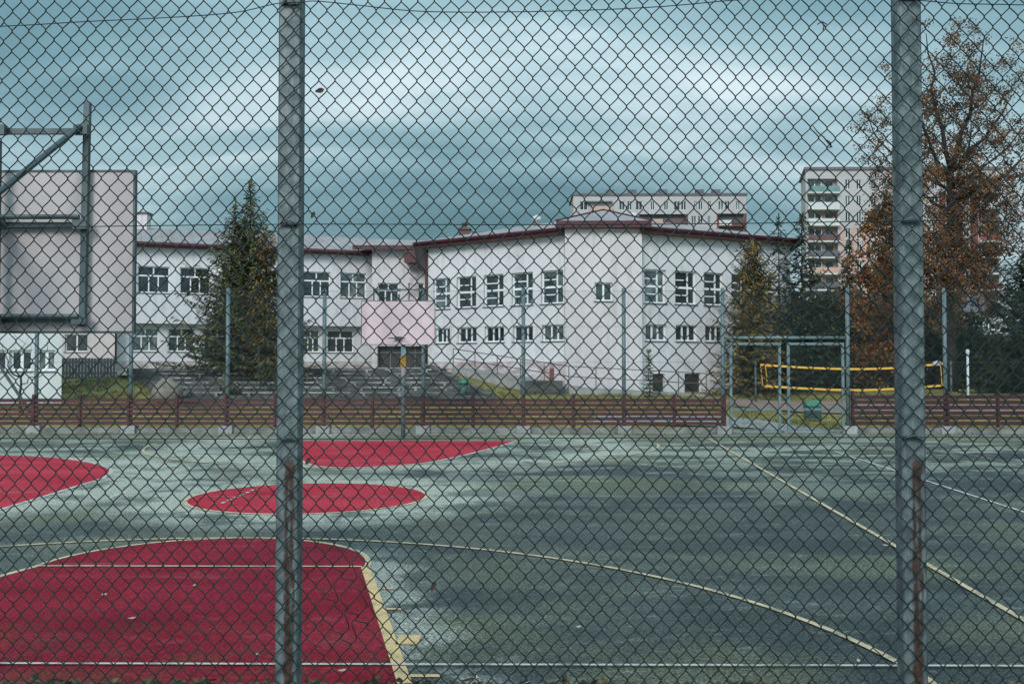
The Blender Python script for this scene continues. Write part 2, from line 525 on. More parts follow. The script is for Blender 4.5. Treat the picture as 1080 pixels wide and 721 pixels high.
def terrain_h(x, y):
    if y < 31.4:
        return -0.08
    wl = 1 - sstep(-4.6, 1.6, x)
    wr = 1 - sstep(6.5, 11.5, x)
    h = (0.62 * sstep(31.4, 37.5, y) + 0.28 * sstep(36.5, 44, y)) * wr + 0.85 * sstep(33.0, 47, y) * (1 - wr)
    top = 1.0 - 0.42 * (1 - sstep(-17.5, -15.5, x))
    h += top * sstep(37, 46.5, y) * wl
    # cut out for the terrace steps
    k = sstep(37.2, 38.2, y) * (1 - sstep(57, 60, y))
    xl = -13.6 - 0.52 * (y - 37.8)
    xr = -1.3 - 0.27 * (y - 37.8)
    h -= 0.75 * k * sstep(xl - 0.1, xl + 0.7, x) * (1 - sstep(xr - 0.7, xr + 0.1, x))
    h += 0.04 * mnoise.noise(Vector((x * 0.3, y * 0.3, 0)))
    return h - 0.02


xs = sorted(set([-900, -500, -250, -120, -80, -60] + [-45 + 0.45 * i for i in range(201)] + [60, 80, 120, 250, 500, 900]))
ys = sorted(set([-60, -20, 0, 10, 20, 29, 31.3] + [31.4 + 0.6 * i for i in range(60)] + [72, 80, 100, 150, 260, 500, 1200, 2000]))
mb = MB()
for y in ys:
    for x in xs:
        mb.v.append((x, y, terrain_h(x, min(y, 200))))
nx = len(xs)
for j in range(len(ys) - 1):
    for i in range(nx - 1):
        a = j * nx + i
        mb.f.append((a, a + 1, a + nx + 1, a + nx))
struct('ground', mb, 'lawn', True)

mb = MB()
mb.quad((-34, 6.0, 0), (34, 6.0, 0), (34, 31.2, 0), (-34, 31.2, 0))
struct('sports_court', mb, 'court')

# near verge with a raised kerb
mb = MB().box(-34, 34, -12, 5.84, -0.3, 0.13)
struct('verge', mb, 'litter')
mb = MB().box(-34, 34, 5.842, 5.99, -0.3, 0.165)
struct('kerb', mb, 'dark_concrete')

# ------------------------------------------------------------------ court markings (sheets 4 mm apart)
Z1, Z2, Z3 = 0.004, 0.008, 0.012


def spline(pts, n=8):
    out = []
    P = [Vector(p) for p in pts]
    for i in range(len(P) - 1):
        p0, p1, p2, p3 = P[max(i - 1, 0)], P[i], P[i + 1], P[min(i + 2, len(P) - 1)]
        for k in range(n):
            t = k / n
            out.append(0.5 * (2 * p1 + (p2 - p0) * t + (2 * p0 - 5 * p1 + 4 * p2 - p3) * t * t + (3 * p1 - p0 - 3 * p2 + p3) * t ** 3))
    out.append(P[-1])
    return out


def strip(name, pts, w, z, mat):
    pts = [Vector((p[0], p[1], 0)) for p in pts]
    mb = MB()
    L = []
    for i, p in enumerate(pts):
        d = (pts[min(i + 1, len(pts) - 1)] - pts[max(i - 1, 0)]).normalized()
        s = Vector((-d.y, d.x, 0)) * w / 2
        L.append((p - s, p + s))
    for (a, b), (c, d) in zip(L, L[1:]):
        mb.quad((a.x, a.y, z), (c.x, c.y, z), (d.x, d.y, z), (b.x, b.y, z))
    return struct(name, mb, mat)


def sheet(name, pts, z, mat):
    return struct(name, MB().poly([(p[0], p[1], z) for p in pts]), mat)


def arc(cx, cy, r, a0, a1, n=64):
    return [(cx + r * math.cos(R(a0 + (a1 - a0) * i / n)), cy + r * math.sin(R(a0 + (a1 - a0) * i / n))) for i in range(n + 1)]


AX = -3.28
# near key: trapezoid with a rounded head
ftY, half = 10.25, 1.70
baseL, baseR = (AX - 2.72, 6.0), (AX + 2.66, 6.0)
head = arc(AX, ftY, half, 0, 180, 40)
sheet('red_key', [baseL, baseR] + head, Z1, 'red')
strip('key_outline', [(AX + 2.64, 6.0)] + [(AX + half - 0.01, ftY)], 0.095, Z2, 'line_yellow')
strip('key_outline', [(AX - 2.72, 6.0), (AX - half, ftY)], 0.07, Z2, 'line_cream')
strip('key_outline', head, 0.06, Z2, 'line_cream')
strip('free_throw_line', [(AX - half + 0.03, ftY), (AX + half - 0.05, ftY)], 0.05, Z3, 'line_cream')
for py, ln, wd in ((621, 0.13, 0.05), (642.5, 0.14, 0.05), (675, 0.17, 0.26), (713, 0.2, 0.06)):
    y = gnd(420, py).y
    x = AX + half + (2.64 - half) * (ftY - y) / (ftY - 6.0) + 0.05
    mb = MB().quad((x, y - wd / 2, Z2), (x + ln, y - wd / 2, Z2), (x + ln, y + wd / 2, Z2), (x, y + wd / 2, Z2))
    struct('lane_mark', mb, 'line_yellow')
# centre circle
ccx, ccy, ccr = gnd(327, 523).x, 15.75, 1.86
sheet('red_circle', arc(ccx, ccy, ccr, 0, 360, 72)[:-1], Z1, 'red_far')
strip('circle_outline', arc(ccx, ccy, ccr, 0, 360, 72), 0.07, Z2, 'line_cream')
# far key
fa = spline([gnd(546, 464.7), gnd(521, 472), gnd(481, 482), gnd(441, 489), gnd(381, 492.8), gnd(345, 492.5), gnd(322, 488), gnd(304, 476), gnd(296, 464.7)])
sheet('far_red_key', list(reversed(fa)), Z1, 'red_far')
strip('key_outline', fa, 0.08, Z2, 'line_white')
strip('free_throw_line', [gnd(330, 486), gnd(455, 486)], 0.06, Z2, 'line_pink')
# lobe from the left
lo = spline([gnd(-60, 479.5), gnd(0, 480.2), gnd(45, 481.5), gnd(82, 485.5), gnd(108, 491), gnd(117.5, 497), gnd(106, 505), gnd(80, 513), gnd(42, 525), gnd(0, 537.5), gnd(-60, 556)])
sheet('side_red_key', list(lo) + [gnd(-200, 560), gnd(-200, 478)], Z1, 'red_far')
strip('key_outline', lo, 0.08, Z2, 'line_white')
strip('free_throw_line', [gnd(-100, 519.5), gnd(70, 519.5)], 0.05, Z2, 'line_pink')
# three-point lines
strip('three_point_line', arc(-3.3, 5.95, 6.0, 3, 177, 90), 0.06, Z3, 'line_cream')
strip('three_point_line', arc(-3.05, 26.9, 6.7, 182, 358, 90), 0.07, Z3, 'line_cream')
# straight court lines
strip('base_line', [(-12, 6.88), (14, 6.88)], 0.038, Z3 + 0.004, 'line_white')
strip('side_line', [gnd(748, 463), gnd(1130, 684)], 0.06, Z3 + 0.004, 'line_cream')
strip('side_line', [gnd(880, 476), gnd(1200, 579)], 0.06, Z3, 'line_white')
strip('side_line', [gnd(940, 465), gnd(1150, 503)], 0.07, Z3, 'line_faint')
strip('half_way_line', [(ccx + ccr + 0.1, 15.85), (5.1, 15.85)], 0.05, Z1, 'line_faint')
strip('half_way_line', [(ccx - ccr + 0.1, 15.75), (ccx + ccr - 0.1, 15.75)], 0.04, Z2, 'line_pink')
for a, b in (((113, 525.5), (134, 518)),):
    strip('dashed_line', [gnd(*a), gnd(*b)], 0.06, Z1, 'line_white')
for i in range(6):
    a, b = Vector((234, 531)), Vector((272, 515))
    p, q = a.lerp(b, i / 6), a.lerp(b, (i + 0.5) / 6)
    strip('dashed_line', [gnd(p.x, p.y), gnd(q.x, q.y)], 0.06, Z3, 'line_white')
strip('faint_line', [gnd(700, 492), gnd(950, 489)], 0.10, Z1, 'line_faint')

# ------------------------------------------------------------------ near chain-link fence
NY = 5.25          # front of the posts
nf = thing('chain_link_fence', 'tall dark green chain-link fence with two galvanised posts in front of everything', 'fence', (0, NY, 0.13))
PL = [(at(303.5, 400, NY).x, 0.120), (at(963.5, 400, NY).x, 0.124)]
gap = PL[1][0] - PL[0][0]
for x, w in PL + [(PL[0][0] - gap, 0.125), (PL[1][0] + gap, 0.125)]:
    mb = MB()
    h, d, b = w / 2, 0.11, 0.008
    out = [(-h, b), (-h + b, 0), (h - b, 0), (h, b), (h, d - b), (h - b, d), (-h + b, d), (-h, d - b)]
    mb.prism([(px_, py_) for px_, py_ in out], 0.0, 4.32)
    p = build('post', mb, 'near_post')
    p.parent = nf
    p.location = (x, 0, -0.05)
    WM[p.name] = Matrix.Translation(Vector((x, NY, 0.08)))
    cp = MB().box(x - h - 0.006, x + h + 0.006, NY - 0.006, NY + d + 0.006, 4.402, 4.415)
    build('cap', cp, 'dark_steel', p)


def near_mesh(x0, x1, z0, z1, y, rad):
    p, v = 0.0440, 0.0532
    nw = int((x1 - x0) / p)
    nz = int((z1 - z0) / v)
    sub, sides = 6, 5
    tt = np.arange(nz * sub + 1) / sub
    tri = np.arcsin(0.93 * np.sin(math.pi * (tt - 0.5))) / (math.asin(0.93))
    V, Fc = [], []
    n0 = 0
    ang = 2 * np.pi * np.arange(sides) / sides
    for i in range(nw + 1):
        ph = 1 if i % 2 == 0 else -1
        zx = x0 + i * p + ph * tri * (p * 0.53)
        zz = z0 + tt * v
        dx = np.array([mnoise.noise((a * 0.9, b * 0.9, 0.3)) * 0.016 + mnoise.noise((a * 3.1, b * 3.1, 5)) * 0.0045 for a, b in zip(zx[::sub], zz[::sub])])
        dz = np.array([mnoise.noise((a * 0.8, b * 0.8, 9.3)) * 0.02 + mnoise.noise((a * 3.3, b * 3.3, 17)) * 0.0045 for a, b in zip(zx[::sub], zz[::sub])])
        # a bent patch right of the first post
        bx, bz = PL[0][0] + 0.33, 0.82
        for arr, k in ((dx, 0.022), (dz, 0.03)):
            g = np.exp(-(((zx[::sub] - bx) / 0.13) ** 2 + ((zz[::sub] - bz) / 0.22) ** 2))
            arr += g * k * np.sin(zz[::sub] * 40 + i * 1.3)
        dx = np.interp(tt, tt[::sub], dx)
        dz = np.interp(tt, tt[::sub], dz)
        yy = y + 0.0045 * np.cos(math.pi * (tt - 0.5)) * ph + np.interp(tt, tt[::sub], [mnoise.noise((a * 0.7, b * 0.7, 40)) * 0.012 for a, b in zip(zx[::sub], zz[::sub])])
        P = np.stack([zx + dx, yy, zz + dz], 1)
        T = np.gradient(P, axis=0)
        T /= np.linalg.norm(T, axis=1)[:, None]
        B = np.cross(T, np.array([0, 1.0, 0]))
        B /= np.linalg.norm(B, axis=1)[:, None]
        C = np.cross(B, T)
        ring = P[:, None, :] + rad * (np.cos(ang)[None, :, None] * B[:, None, :] + np.sin(ang)[None, :, None] * C[:, None, :])
        V.append(ring.reshape(-1, 3))
        k = len(tt)
        a = (np.arange(k - 1)[:, None] * sides + np.arange(sides)[None, :])
        bq = (np.arange(k - 1)[:, None] * sides + (np.arange(sides)[None, :] + 1) % sides)
        Fc.append(np.stack([a, bq, bq + sides, a + sides], -1).reshape(-1, 4) + n0)
        n0 += k * sides
    mb = MB()
    mb.v = np.concatenate(V).tolist()
    mb.f = np.concatenate(Fc).tolist()
    return mb


build('wire_mesh', near_mesh(-4.0, 3.7, 0.22, 4.25, NY - 0.022, 0.0033), 'wire', nf, True)


def tw(pts, y=NY - 0.030, r=0.0026):
    q = spline([at(px_, py_, y) for px_, py_ in pts], 6)
    build('tension_wire', MB().tube(q, r, 6), 'wire', nf, True)


tw([(-180, 34), (0, 28), (90, 23), (190, 18), (250, 13), (292, 4), (318, 2.5), (335, 1.5), (380, 6), (440, 12), (520, 13), (620, 11), (700, 7), (780, 0), (860, -4), (943, -2), (975, 1), (1010, 4), (1060, 5), (1180, 8)])
tw([(-180, 241), (0, 240), (305, 236.5), (540, 237), (750, 236), (960, 233), (1080, 234), (1200, 235)])
tw([(-180, 462), (0, 462), (305, 463), (540, 462), (750, 461), (960, 461), (1080, 461), (1200, 461)])
tw([(-180, 748), (0, 748), (540, 749), (960, 748), (1200, 748)])
for px_, py_ in ((305, 236), (960, 233), (305, 463), (961, 461), (305, 3), (958, -2)):
    p = at(px_, py_, NY - 0.012)
    mb = MB().box(p.x - 0.045, p.x + 0.045, NY - 0.014, NY - 0.003, p.z - 0.009, p.z + 0.009)
    mb.tube([(p.x - 0.03, NY - 0.032, p.z), (p.x + 0.01, NY - 0.036, p.z + 0.012), (p.x + 0.04, NY - 0.032, p.z - 0.004)], 0.004, 6)
    build('wire_tie', mb, 'dark_steel', nf)


def leafmesh(c, L, W, normal, ang, curl=0.25, seed=0):
    r = random.Random(seed)
    n = Vector(normal).normalized()
    u = n.cross(Vector((0.3, 0.1, 1))).normalized()
    v = n.cross(u)
    u, v = u * math.cos(ang) + v * math.sin(ang), v * math.cos(ang) - u * math.sin(ang)
    mb = MB()
    prof = [(-0.5, 0.03), (-0.3, 0.35), (-0.05, 0.5), (0.2, 0.36), (0.38, 0.2), (0.5, 0.02)]
    c = Vector(c)
    row = []
    for s, w in prof:
        w *= 0.8 + 0.4 * r.random()
        lift = n * (curl * L * (s * s * 2 + 0.02))
        row.append((c + u * L * s - v * W * w + lift + n * curl * W * w, c + u * L * s + lift, c + u * L * s + v * W * w + lift + n * curl * W * w))
    for a, b in zip(row, row[1:]):
        mb.quad(a[0], b[0], b[1], a[1])
        mb.quad(a[1], b[1], b[2], a[2])
    t = n * 0.0012
    k = len(mb.v)
    mb.v += [tuple(Vector(q) - t) for q in mb.v]
    mb.f += [tuple(k + i for i in reversed(f)) for f in mb.f]
    return mb


stuck = [(337, 96, 0.05, 0.03, 0.6, 'small dark leaf caught high in the wire right of the first post'),
         (330, 227, 0.04, 0.022, 1.4, 'dark leaf scrap caught in the wire above the school roof by the first post'),
         (457, 618, 0.055, 0.03, 1.5, 'dark brown leaf caught in the wire over the open green court'),
         (325, 486, 0.045, 0.026, 1.2, 'dark leaf caught in the wire before the far red key'),
         (1063, 97, 0.03, 0.02, 0.4, 'tiny dark leaf caught in the wire near the tall autumn tree top')]
for i, (px_, py_, L, W, a, lab) in enumerate(stuck):
    c_ = at(px_, py_, NY - 0.036)
    solo('stuck_leaf', leafmesh(c_, L, W, (0.2, -1, 0.1), a, 0.3, i), 'leaf_brown', lab, 'leaf', 'leaves caught in the chain-link')
pts = [at(856, 131, NY - 0.034), at(862, 139, NY - 0.036), at(869, 145, NY - 0.034), at(872, 149, NY - 0.033), at(877, 155, NY - 0.036)]
mb = MB().tube(pts, [0.002, 0.003, 0.0035, 0.004, 0.003], 6)
mb.tube([at(872, 148, NY - 0.036), at(875, 151, NY - 0.04), at(877, 155, NY - 0.036), at(873, 156, NY - 0.034)], [0.005, 0.008, 0.007, 0.002], 6)
solo('hanging_twig', mb, 'leaf_brown', 'short twig hanging in the wire left of the second post', 'twig')
pts = [at(862, 26, NY - 0.034), at(867, 23, NY - 0.036), at(872, 26, NY - 0.034)]
mb = MB().tube(pts, 0.003, 6).tube([at(867, 23, NY - 0.036), at(869, 28, NY - 0.034), at(868, 32, NY - 0.034)], 0.0035, 6)
solo('wire_scrap', mb, 'leaf_brown', 'tiny hooked twig scrap in the wire high in the open sky', 'twig')

# fallen leaves lying on the court
fallen = [(110, 627, 'curled pale leaf on the near red key, upper of the pair at left', 0.10),
          (139, 652, 'pale leaf on the near red key, lower of the pair at left', 0.09),
          (205, 617, 'whitish leaf on the red key just below its free-throw line', 0.07),
          (272, 690, 'tiny pale leaf on red close above the white base line', 0.05),
          (361, 707, 'white leaf on red right of the first post below the base line', 0.08),
          (502, 714, 'small white leaf on green asphalt below the base line beside the key', 0.07),
          (556, 719, 'pinkish leaf lying on the kerb edge below the base line', 0.08),
          (610, 661, 'pale leaf alone on the open green court', 0.07),
          (906, 697, 'reddish leaf on the base line near the second post', 0.07),
          (934, 575, 'white leaf beside the diagonal yellow line left of second post', 0.09),
          (870, 591, 'tan leaf in the wide green area left of the yellow line', 0.05)]
for i, (px_, py_, lab, L) in enumerate(fallen):
    c_ = gnd(px_, py_, 0.025)
    solo('fallen_leaf', leafmesh(c_, L * 0.75, L * 0.42, (0, -0.15, 1), i * 1.1, 0.3, 20 + i), 'leaf_dry', lab, 'leaf', 'fallen leaves on the court')
# litter along the kerb
mb = MB()
for i in range(230):
    x = rnd.uniform(-4, 4)
    y = 5.99 - abs(rnd.gauss(0, 0.10))
    q = leafmesh((x, y, 0.135 + (0.035 if y > 5.84 else 0) + rnd.random() * 0.012), rnd.uniform(0.04, 0.1), rnd.uniform(0.03, 0.06), (rnd.gauss(0, 0.3), rnd.gauss(0, 0.3), 1), rnd.random() * 6, 0.3, i)
    k = len(mb.v)
    mb.v += q.v
    mb.f += [tuple(k + j for j in f) for f in q.f]
o = build('leaf_litter', mb, 'litter')
o['kind'] = 'stuff'
tag(o, 'dry leaf litter lying along the kerb under the near fence', 'leaf litter')


# ------------------------------------------------------------------ basketball hoops
def hoop(name, label, cx, by, bz, w, h, face, poley, frame_dx, over, mat, top_bar, near):
    """face: -1 the playing side looks towards the camera, +1 away from it"""
    t = thing(name, label, 'basketball hoop', (cx, poley, 0))
    th = 0.03
    mb = MB().box(cx - w / 2, cx + w / 2, by - th / 2, by + th / 2, bz, bz + h)
    bd = build('backboard', mb, mat, t)
    mb = MB()
    e = 0.016
    y0, y1 = by - th / 2 - 0.006, by + th / 2 + 0.006
    mb.box(cx - w / 2 - e, cx + w / 2 + e, y0, y1, bz + h + 0.001, bz + h + e)
    mb.box(cx - w / 2 - e, cx + w / 2 + e, y0, y1, bz - e, bz - 0.001)
    mb.box(cx - w / 2 - e, cx - w / 2 - 0.001, y0, y1, bz, bz + h)
    mb.box(cx + w / 2 + 0.001, cx + w / 2 + e, y0, y1, bz, bz + h)
    build('edge_trim', mb, 'dark_steel', bd)
    back = by - face * 0.055
    mb = MB()
    for s in (-1, 1):
        mb.beam((cx + s * (frame_dx + 0.02), back, bz + h + over), (cx + s * frame_dx, back, bz + 0.03), 0.042, 0.042, Vector((0, 1, 0)))
    for z in (bz + 0.08, bz + h * 0.66, top_bar):
        mb.beam((cx - frame_dx - 0.02, back - face * 0.004, z), (cx + frame_dx + 0.02, back - face * 0.004, z), 0.036, 0.040)
    b2 = back - face * 0.075
    mb.beam((cx, b2, bz + h + 0.2), (cx, b2, bz - 0.0), 0.05, 0.05, Vector((0, 1, 0)))
    for z in (bz + 0.10, bz + h * 0.66 + 0.05):
        mb.tube([(cx - frame_dx, b2, z), (cx + frame_dx, b2, z)], 0.018, 8)
    for s in (-1, 0, 1):
        for z in (bz + 0.08, bz + h * 0.66, top_bar):
            mb.box(cx + s * frame_dx - 0.05, cx + s * frame_dx + 0.05, min(back - face * 0.03, b2), max(back - face * 0.03, b2), z - 0.035, z + 0.035)
    build('support_frame', mb, 'dark_steel', t)
    yb = by - face * (th / 2 + 0.001)
    for bx_ in () if near else (-0.8, -0.45, 0.45, 0.8):
        for bz_ in (0.12, 0.5, 0.9):
            q_ = (cx + bx_ * w / 2, yb, bz + bz_ * h)
            build('bolt', MB().tube([q_, (q_[0], yb - face * 0.012, q_[2])], 0.012, 8), 'dark_steel', bd)
    for sx_ in () if near else (0.24, -0.24):
        build('panel_seam', MB().box(cx + sx_ * w - 0.002, cx + sx_ * w + 0.002, min(yb, yb - face * 0.002), max(yb, yb - face * 0.002), bz + 0.005, bz + h - 0.005), 'slate', bd)
    pz = bz + h * 0.72
    mb = MB().tube([(cx, poley, 0.0), (cx, poley, pz)], 0.062, 12)
    mb.box(cx - 0.14, cx + 0.14, poley - 0.14, poley + 0.14, 0.002, 0.02)
    pole = build('pole', mb, 'galv', t, True)
    mb = MB()
    for s in (-1, 1):
        mb.tube([(cx + s * frame_dx, b2, top_bar + 0.02), (cx + s * 0.06, poley, pz - 0.25)], 0.022, 8)
    for z in (bz + 0.12, bz + h * 0.66):
        mb.beam((cx, b2, z), (cx, poley, z - 0.05), 0.06, 0.08)
    build('brace', mb, 'dark_steel', t)
    rz = bz + 0.16
    ry = by + face * 0.30
    ring = [(cx + 0.225 * math.cos(a), ry + 0.225 * math.sin(a), rz) for a in [2 * math.pi * i / 24 for i in range(25)]]
    mb = MB().tube(ring, 0.012, 6, False)
    mb.box(cx - 0.09, cx + 0.09, min(by + face * 0.02, by + face * 0.10), max(by + face * 0.02, by + face * 0.10), rz - 0.05, rz + 0.05)
    build('rim', mb, 'dark_steel', t)
    return t, pole


nb = at(140, 349, 7.2)
hoop('basketball_hoop', 'large pinkish grey backboard seen from behind on dark steel frame', nb.x - 0.94, 7.2, nb.z, 1.88, 1.155, 1, 6.35, at(91, 300, 7.2).x - nb.x + 0.94, 0.50, 'board_back', at(91, 139, 7.15).z, True)
fb = at(420, 363, 27.0)
t, pole = hoop('basketball_hoop', 'pink backboard facing the camera on grey pole by the maroon boards', fb.x, 27.0, fb.z, 1.98, 1.17, -1, 28.2, 0.66, 0.38, 'board_pink', fb.z + 1.17 + 0.32, False)
px0 = fb.x
mb = MB().tube([(px0, 28.2, 1.78), (px0, 28.2, 2.62)], 0.066, 12)
build('paint_band', mb, 'white_steel', pole, True)
mb = MB().box(px0 - 0.075, px0 + 0.075, 28.2 - 0.085, 28.2 - 0.068, 2.06, 2.36)
build('sticker', mb, 'sticker', pole)

# ------------------------------------------------------------------ far court fence, plank barriers, gate
FY = FENCE_Y


def fx(px):
    return at(px, 440, FY).x


def lattice(x0, x1, z0, z1, y, pitch=0.085, r=0.0016):
    mb = MB()
    h = z1 - z0
    for s in (-1, 1):
        x = x0 - h
        while x < x1 + h:
            # line x(z) = xa + s*(z - z0)
            xa = x if s > 0 else x + h
            za, zb = z0, z1
            if s > 0:
                za = max(za, z0 + (x0 - xa)); zb = min(zb, z0 + (x1 - xa))
            else:
                za = max(za, z0 + (xa - x1)); zb = min(zb, z0 + (xa - x0))
            if zb - za > 0.03:
                a = (xa + s * (za - z0), y + s * 0.002, za)
                b = (xa + s * (zb - z0), y + s * 0.002, zb)
                mb.tube([a, b], r, 3, False)
            x += pitch
    return mb


def court_fence(label, posts, x0, x1, extra):
    t = thing('court_fence', label, 'fence', ((x0 + x1) / 2, FY + 0.12, 0))
    for x, top in posts:
        mb = MB().tube([(x, FY + 0.12, 0), (x, FY + 0.12, top)], 0.062, 10)
        mb.tube([(x, FY + 0.12, top), (x, FY + 0.12, top + 0.02)], [0.066, 0.04], 10)
        build('post', mb, 'galv', t, True)
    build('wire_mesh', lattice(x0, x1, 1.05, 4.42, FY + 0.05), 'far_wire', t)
    mb = MB()
    for z in (1.08, 2.2, 3.3, 4.4):
        mb.tube([(x0, FY + 0.045, z), (x1, FY + 0.045, z)], 0.004, 4, False)
    build('tension_wire', mb, 'far_wire', t)
    mb = MB().box(x0, x1, FY + 0.0, FY + 0.14, -0.05, 0.18)
    build('concrete_plinth', mb, 'plinth', t)
    for x, top in posts:
        mb = MB().box(x - 0.21, x + 0.21, FY - 0.10, FY + 0.28, -0.05, 0.245)
        build('footing', mb, 'concrete', t)
    return t


TOP = at(550, 304, FY).z
L_posts = [(fx(p), TOP) for p in (-171, -69, 36, 136, 238.5, 341, 446, 552, 658.5)] + [(fx(763.5), TOP)]
R_posts = [(fx(p), TOP) for p in (896, 999, 1104, 1210)]
court_fence('long far court fence of grey posts left of the gate', L_posts, fx(-190), fx(768), None)
court_fence('far court fence of grey posts right of the gate', R_posts, fx(893), fx(1230), None)


def barrier(label, px_posts, x0, x1, mat, z1, bays):
    t = thing('plank_barrier', label, 'barrier', ((x0 + x1) / 2, FY, 0))
    n = 6
    zb = 0.27
    pitch = (z1 - zb) / n
    for (a, b) in bays:
        mb = MB()
        for k in range(n):
            dz = rnd.uniform(-0.007, 0.007)
            hgt = pitch * rnd.uniform(0.71, 0.79)
            za = zb + k * pitch + dz
            d1, d2 = rnd.uniform(-0.006, 0.006), rnd.uniform(-0.006, 0.006)
            mb.hexa([(a, FY - 0.075, za + d1), (b, FY - 0.075, za + d2), (b, FY - 0.04, za + d2), (a, FY - 0.04, za + d1),
                     (a, FY - 0.075, za + hgt + d1), (b, FY - 0.075, za + hgt + d2), (b, FY - 0.04, za + hgt + d2), (a, FY - 0.04, za + hgt + d1)])
        build('plank_panel', mb, mat, t)
    for p in px_posts:
        x = fx(p)
        mb = MB().box(x - 0.05, x + 0.05, FY - 0.038, FY - 0.003, 0.205, z1 + 0.10)
        mb.box(x - 0.035, x + 0.035, FY - 0.095, FY - 0.077, 0.26, z1 + 0.06)
        build('post', mb, mat, t)
    return t


lp = [-171, -120, -69, -17, 36, 85, 136, 187, 238.5, 290, 341, 393, 446, 499, 552, 605, 658.5, 711, 764]
zt = at(400, 419, FY).z
barrier('long maroon plank barrier running under the school', lp, 0, fx(768), 'maroon', zt, [(fx(lp[i]) , fx(lp[i + 1]) - 0.008) for i in range(len(lp) - 1)])
rp = [899, 949, 999, 1052, 1104, 1157, 1210]
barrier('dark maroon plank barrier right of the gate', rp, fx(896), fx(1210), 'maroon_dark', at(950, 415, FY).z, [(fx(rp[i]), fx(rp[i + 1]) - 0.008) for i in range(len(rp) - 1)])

g = thing('double_gate', 'grey steel double gate with wire infill in the far court fence', 'gate', (fx(831), FY + 0.12, 0))
zb, ztp = 0.07, at(830, 361, FY).z
for a, b in ((770.5, 825), (831.5, 892)):
    xa, xb = fx(a), fx(b)
    mb = MB()
    s = 0.08
    for q in ((xa, xa + s, zb, ztp), (xb - s, xb, zb, ztp)):
        mb.box(q[0], q[1], FY + 0.09, FY + 0.15, q[2], q[3])
    for z in (zb, at(800, 433, FY).z, ztp - s):
        mb.box(xa + s, xb - s, FY + 0.093, FY + 0.147, z, z + (s if z != zb else 0.06))
    lf = build('gate_leaf', mb, 'galv', g)
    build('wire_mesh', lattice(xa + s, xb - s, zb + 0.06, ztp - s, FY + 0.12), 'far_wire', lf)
mb = MB().box(fx(829) - 0.03, fx(829) + 0.03, FY + 0.06, FY + 0.088, 1.0, 1.16)
build('lock', mb, 'dark_steel', g)
zc = at(830, 356, FY).z
mb = MB().tube([(fx(766), FY + 0.12, zc), (fx(893), FY + 0.12, zc)], 0.05, 8)
build('crossbar', mb, 'galv', g, True)
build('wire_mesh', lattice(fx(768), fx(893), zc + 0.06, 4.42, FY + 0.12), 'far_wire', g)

# diagonal stay on the far left
a, b = at(-2, 383, FY + 0.3), at(23, 421, FY + 0.3)
solo('diagonal_stay', MB().tube([a + (a - b) * 0.35, b + (b - a) * 0.9], 0.05, 8), 'dark_steel', 'dark slanting steel stay behind the barrier at far left', 'brace')

# ------------------------------------------------------------------ building helpers
def wall(mb, A, B, z0, z1, openings=(), depth=0.16):
    u = Vector((B.x - A.x, B.y - A.y, 0))
    L = u.length
    u.normalize()
    n = Vector((u.y, -u.x, 0))
    us = sorted({0.0, L, *[o[0] for o in openings], *[o[1] for o in openings]})
    zs = sorted({z0, z1, *[o[2] for o in openings], *[o[3] for o in openings]})

    def P(a, z, d=0.0):
        return (A.x + u.x * a - n.x * d, A.y + u.y * a - n.y * d, z)
    for i in range(len(us) - 1):
        for j in range(len(zs) - 1):
            cu, cz = (us[i] + us[i + 1]) / 2, (zs[j] + zs[j + 1]) / 2
            if any(o[0] < cu < o[1] and o[2] < cz < o[3] for o in openings):
                continue
            mb.quad(P(us[i], zs[j]), P(us[i + 1], zs[j]), P(us[i + 1], zs[j + 1]), P(us[i], zs[j + 1]))
    for (a, b, c, e) in openings:
        mb.quad(P(a, c), P(b, c), P(b, c, depth), P(a, c, depth))
        mb.quad(P(a, e, depth), P(b, e, depth), P(b, e), P(a, e))
        mb.quad(P(a, c), P(a, c, depth), P(a, e, depth), P(a, e))
        mb.quad(P(b, c, depth), P(b, c), P(b, e), P(b, e, depth))
    return u, n, L


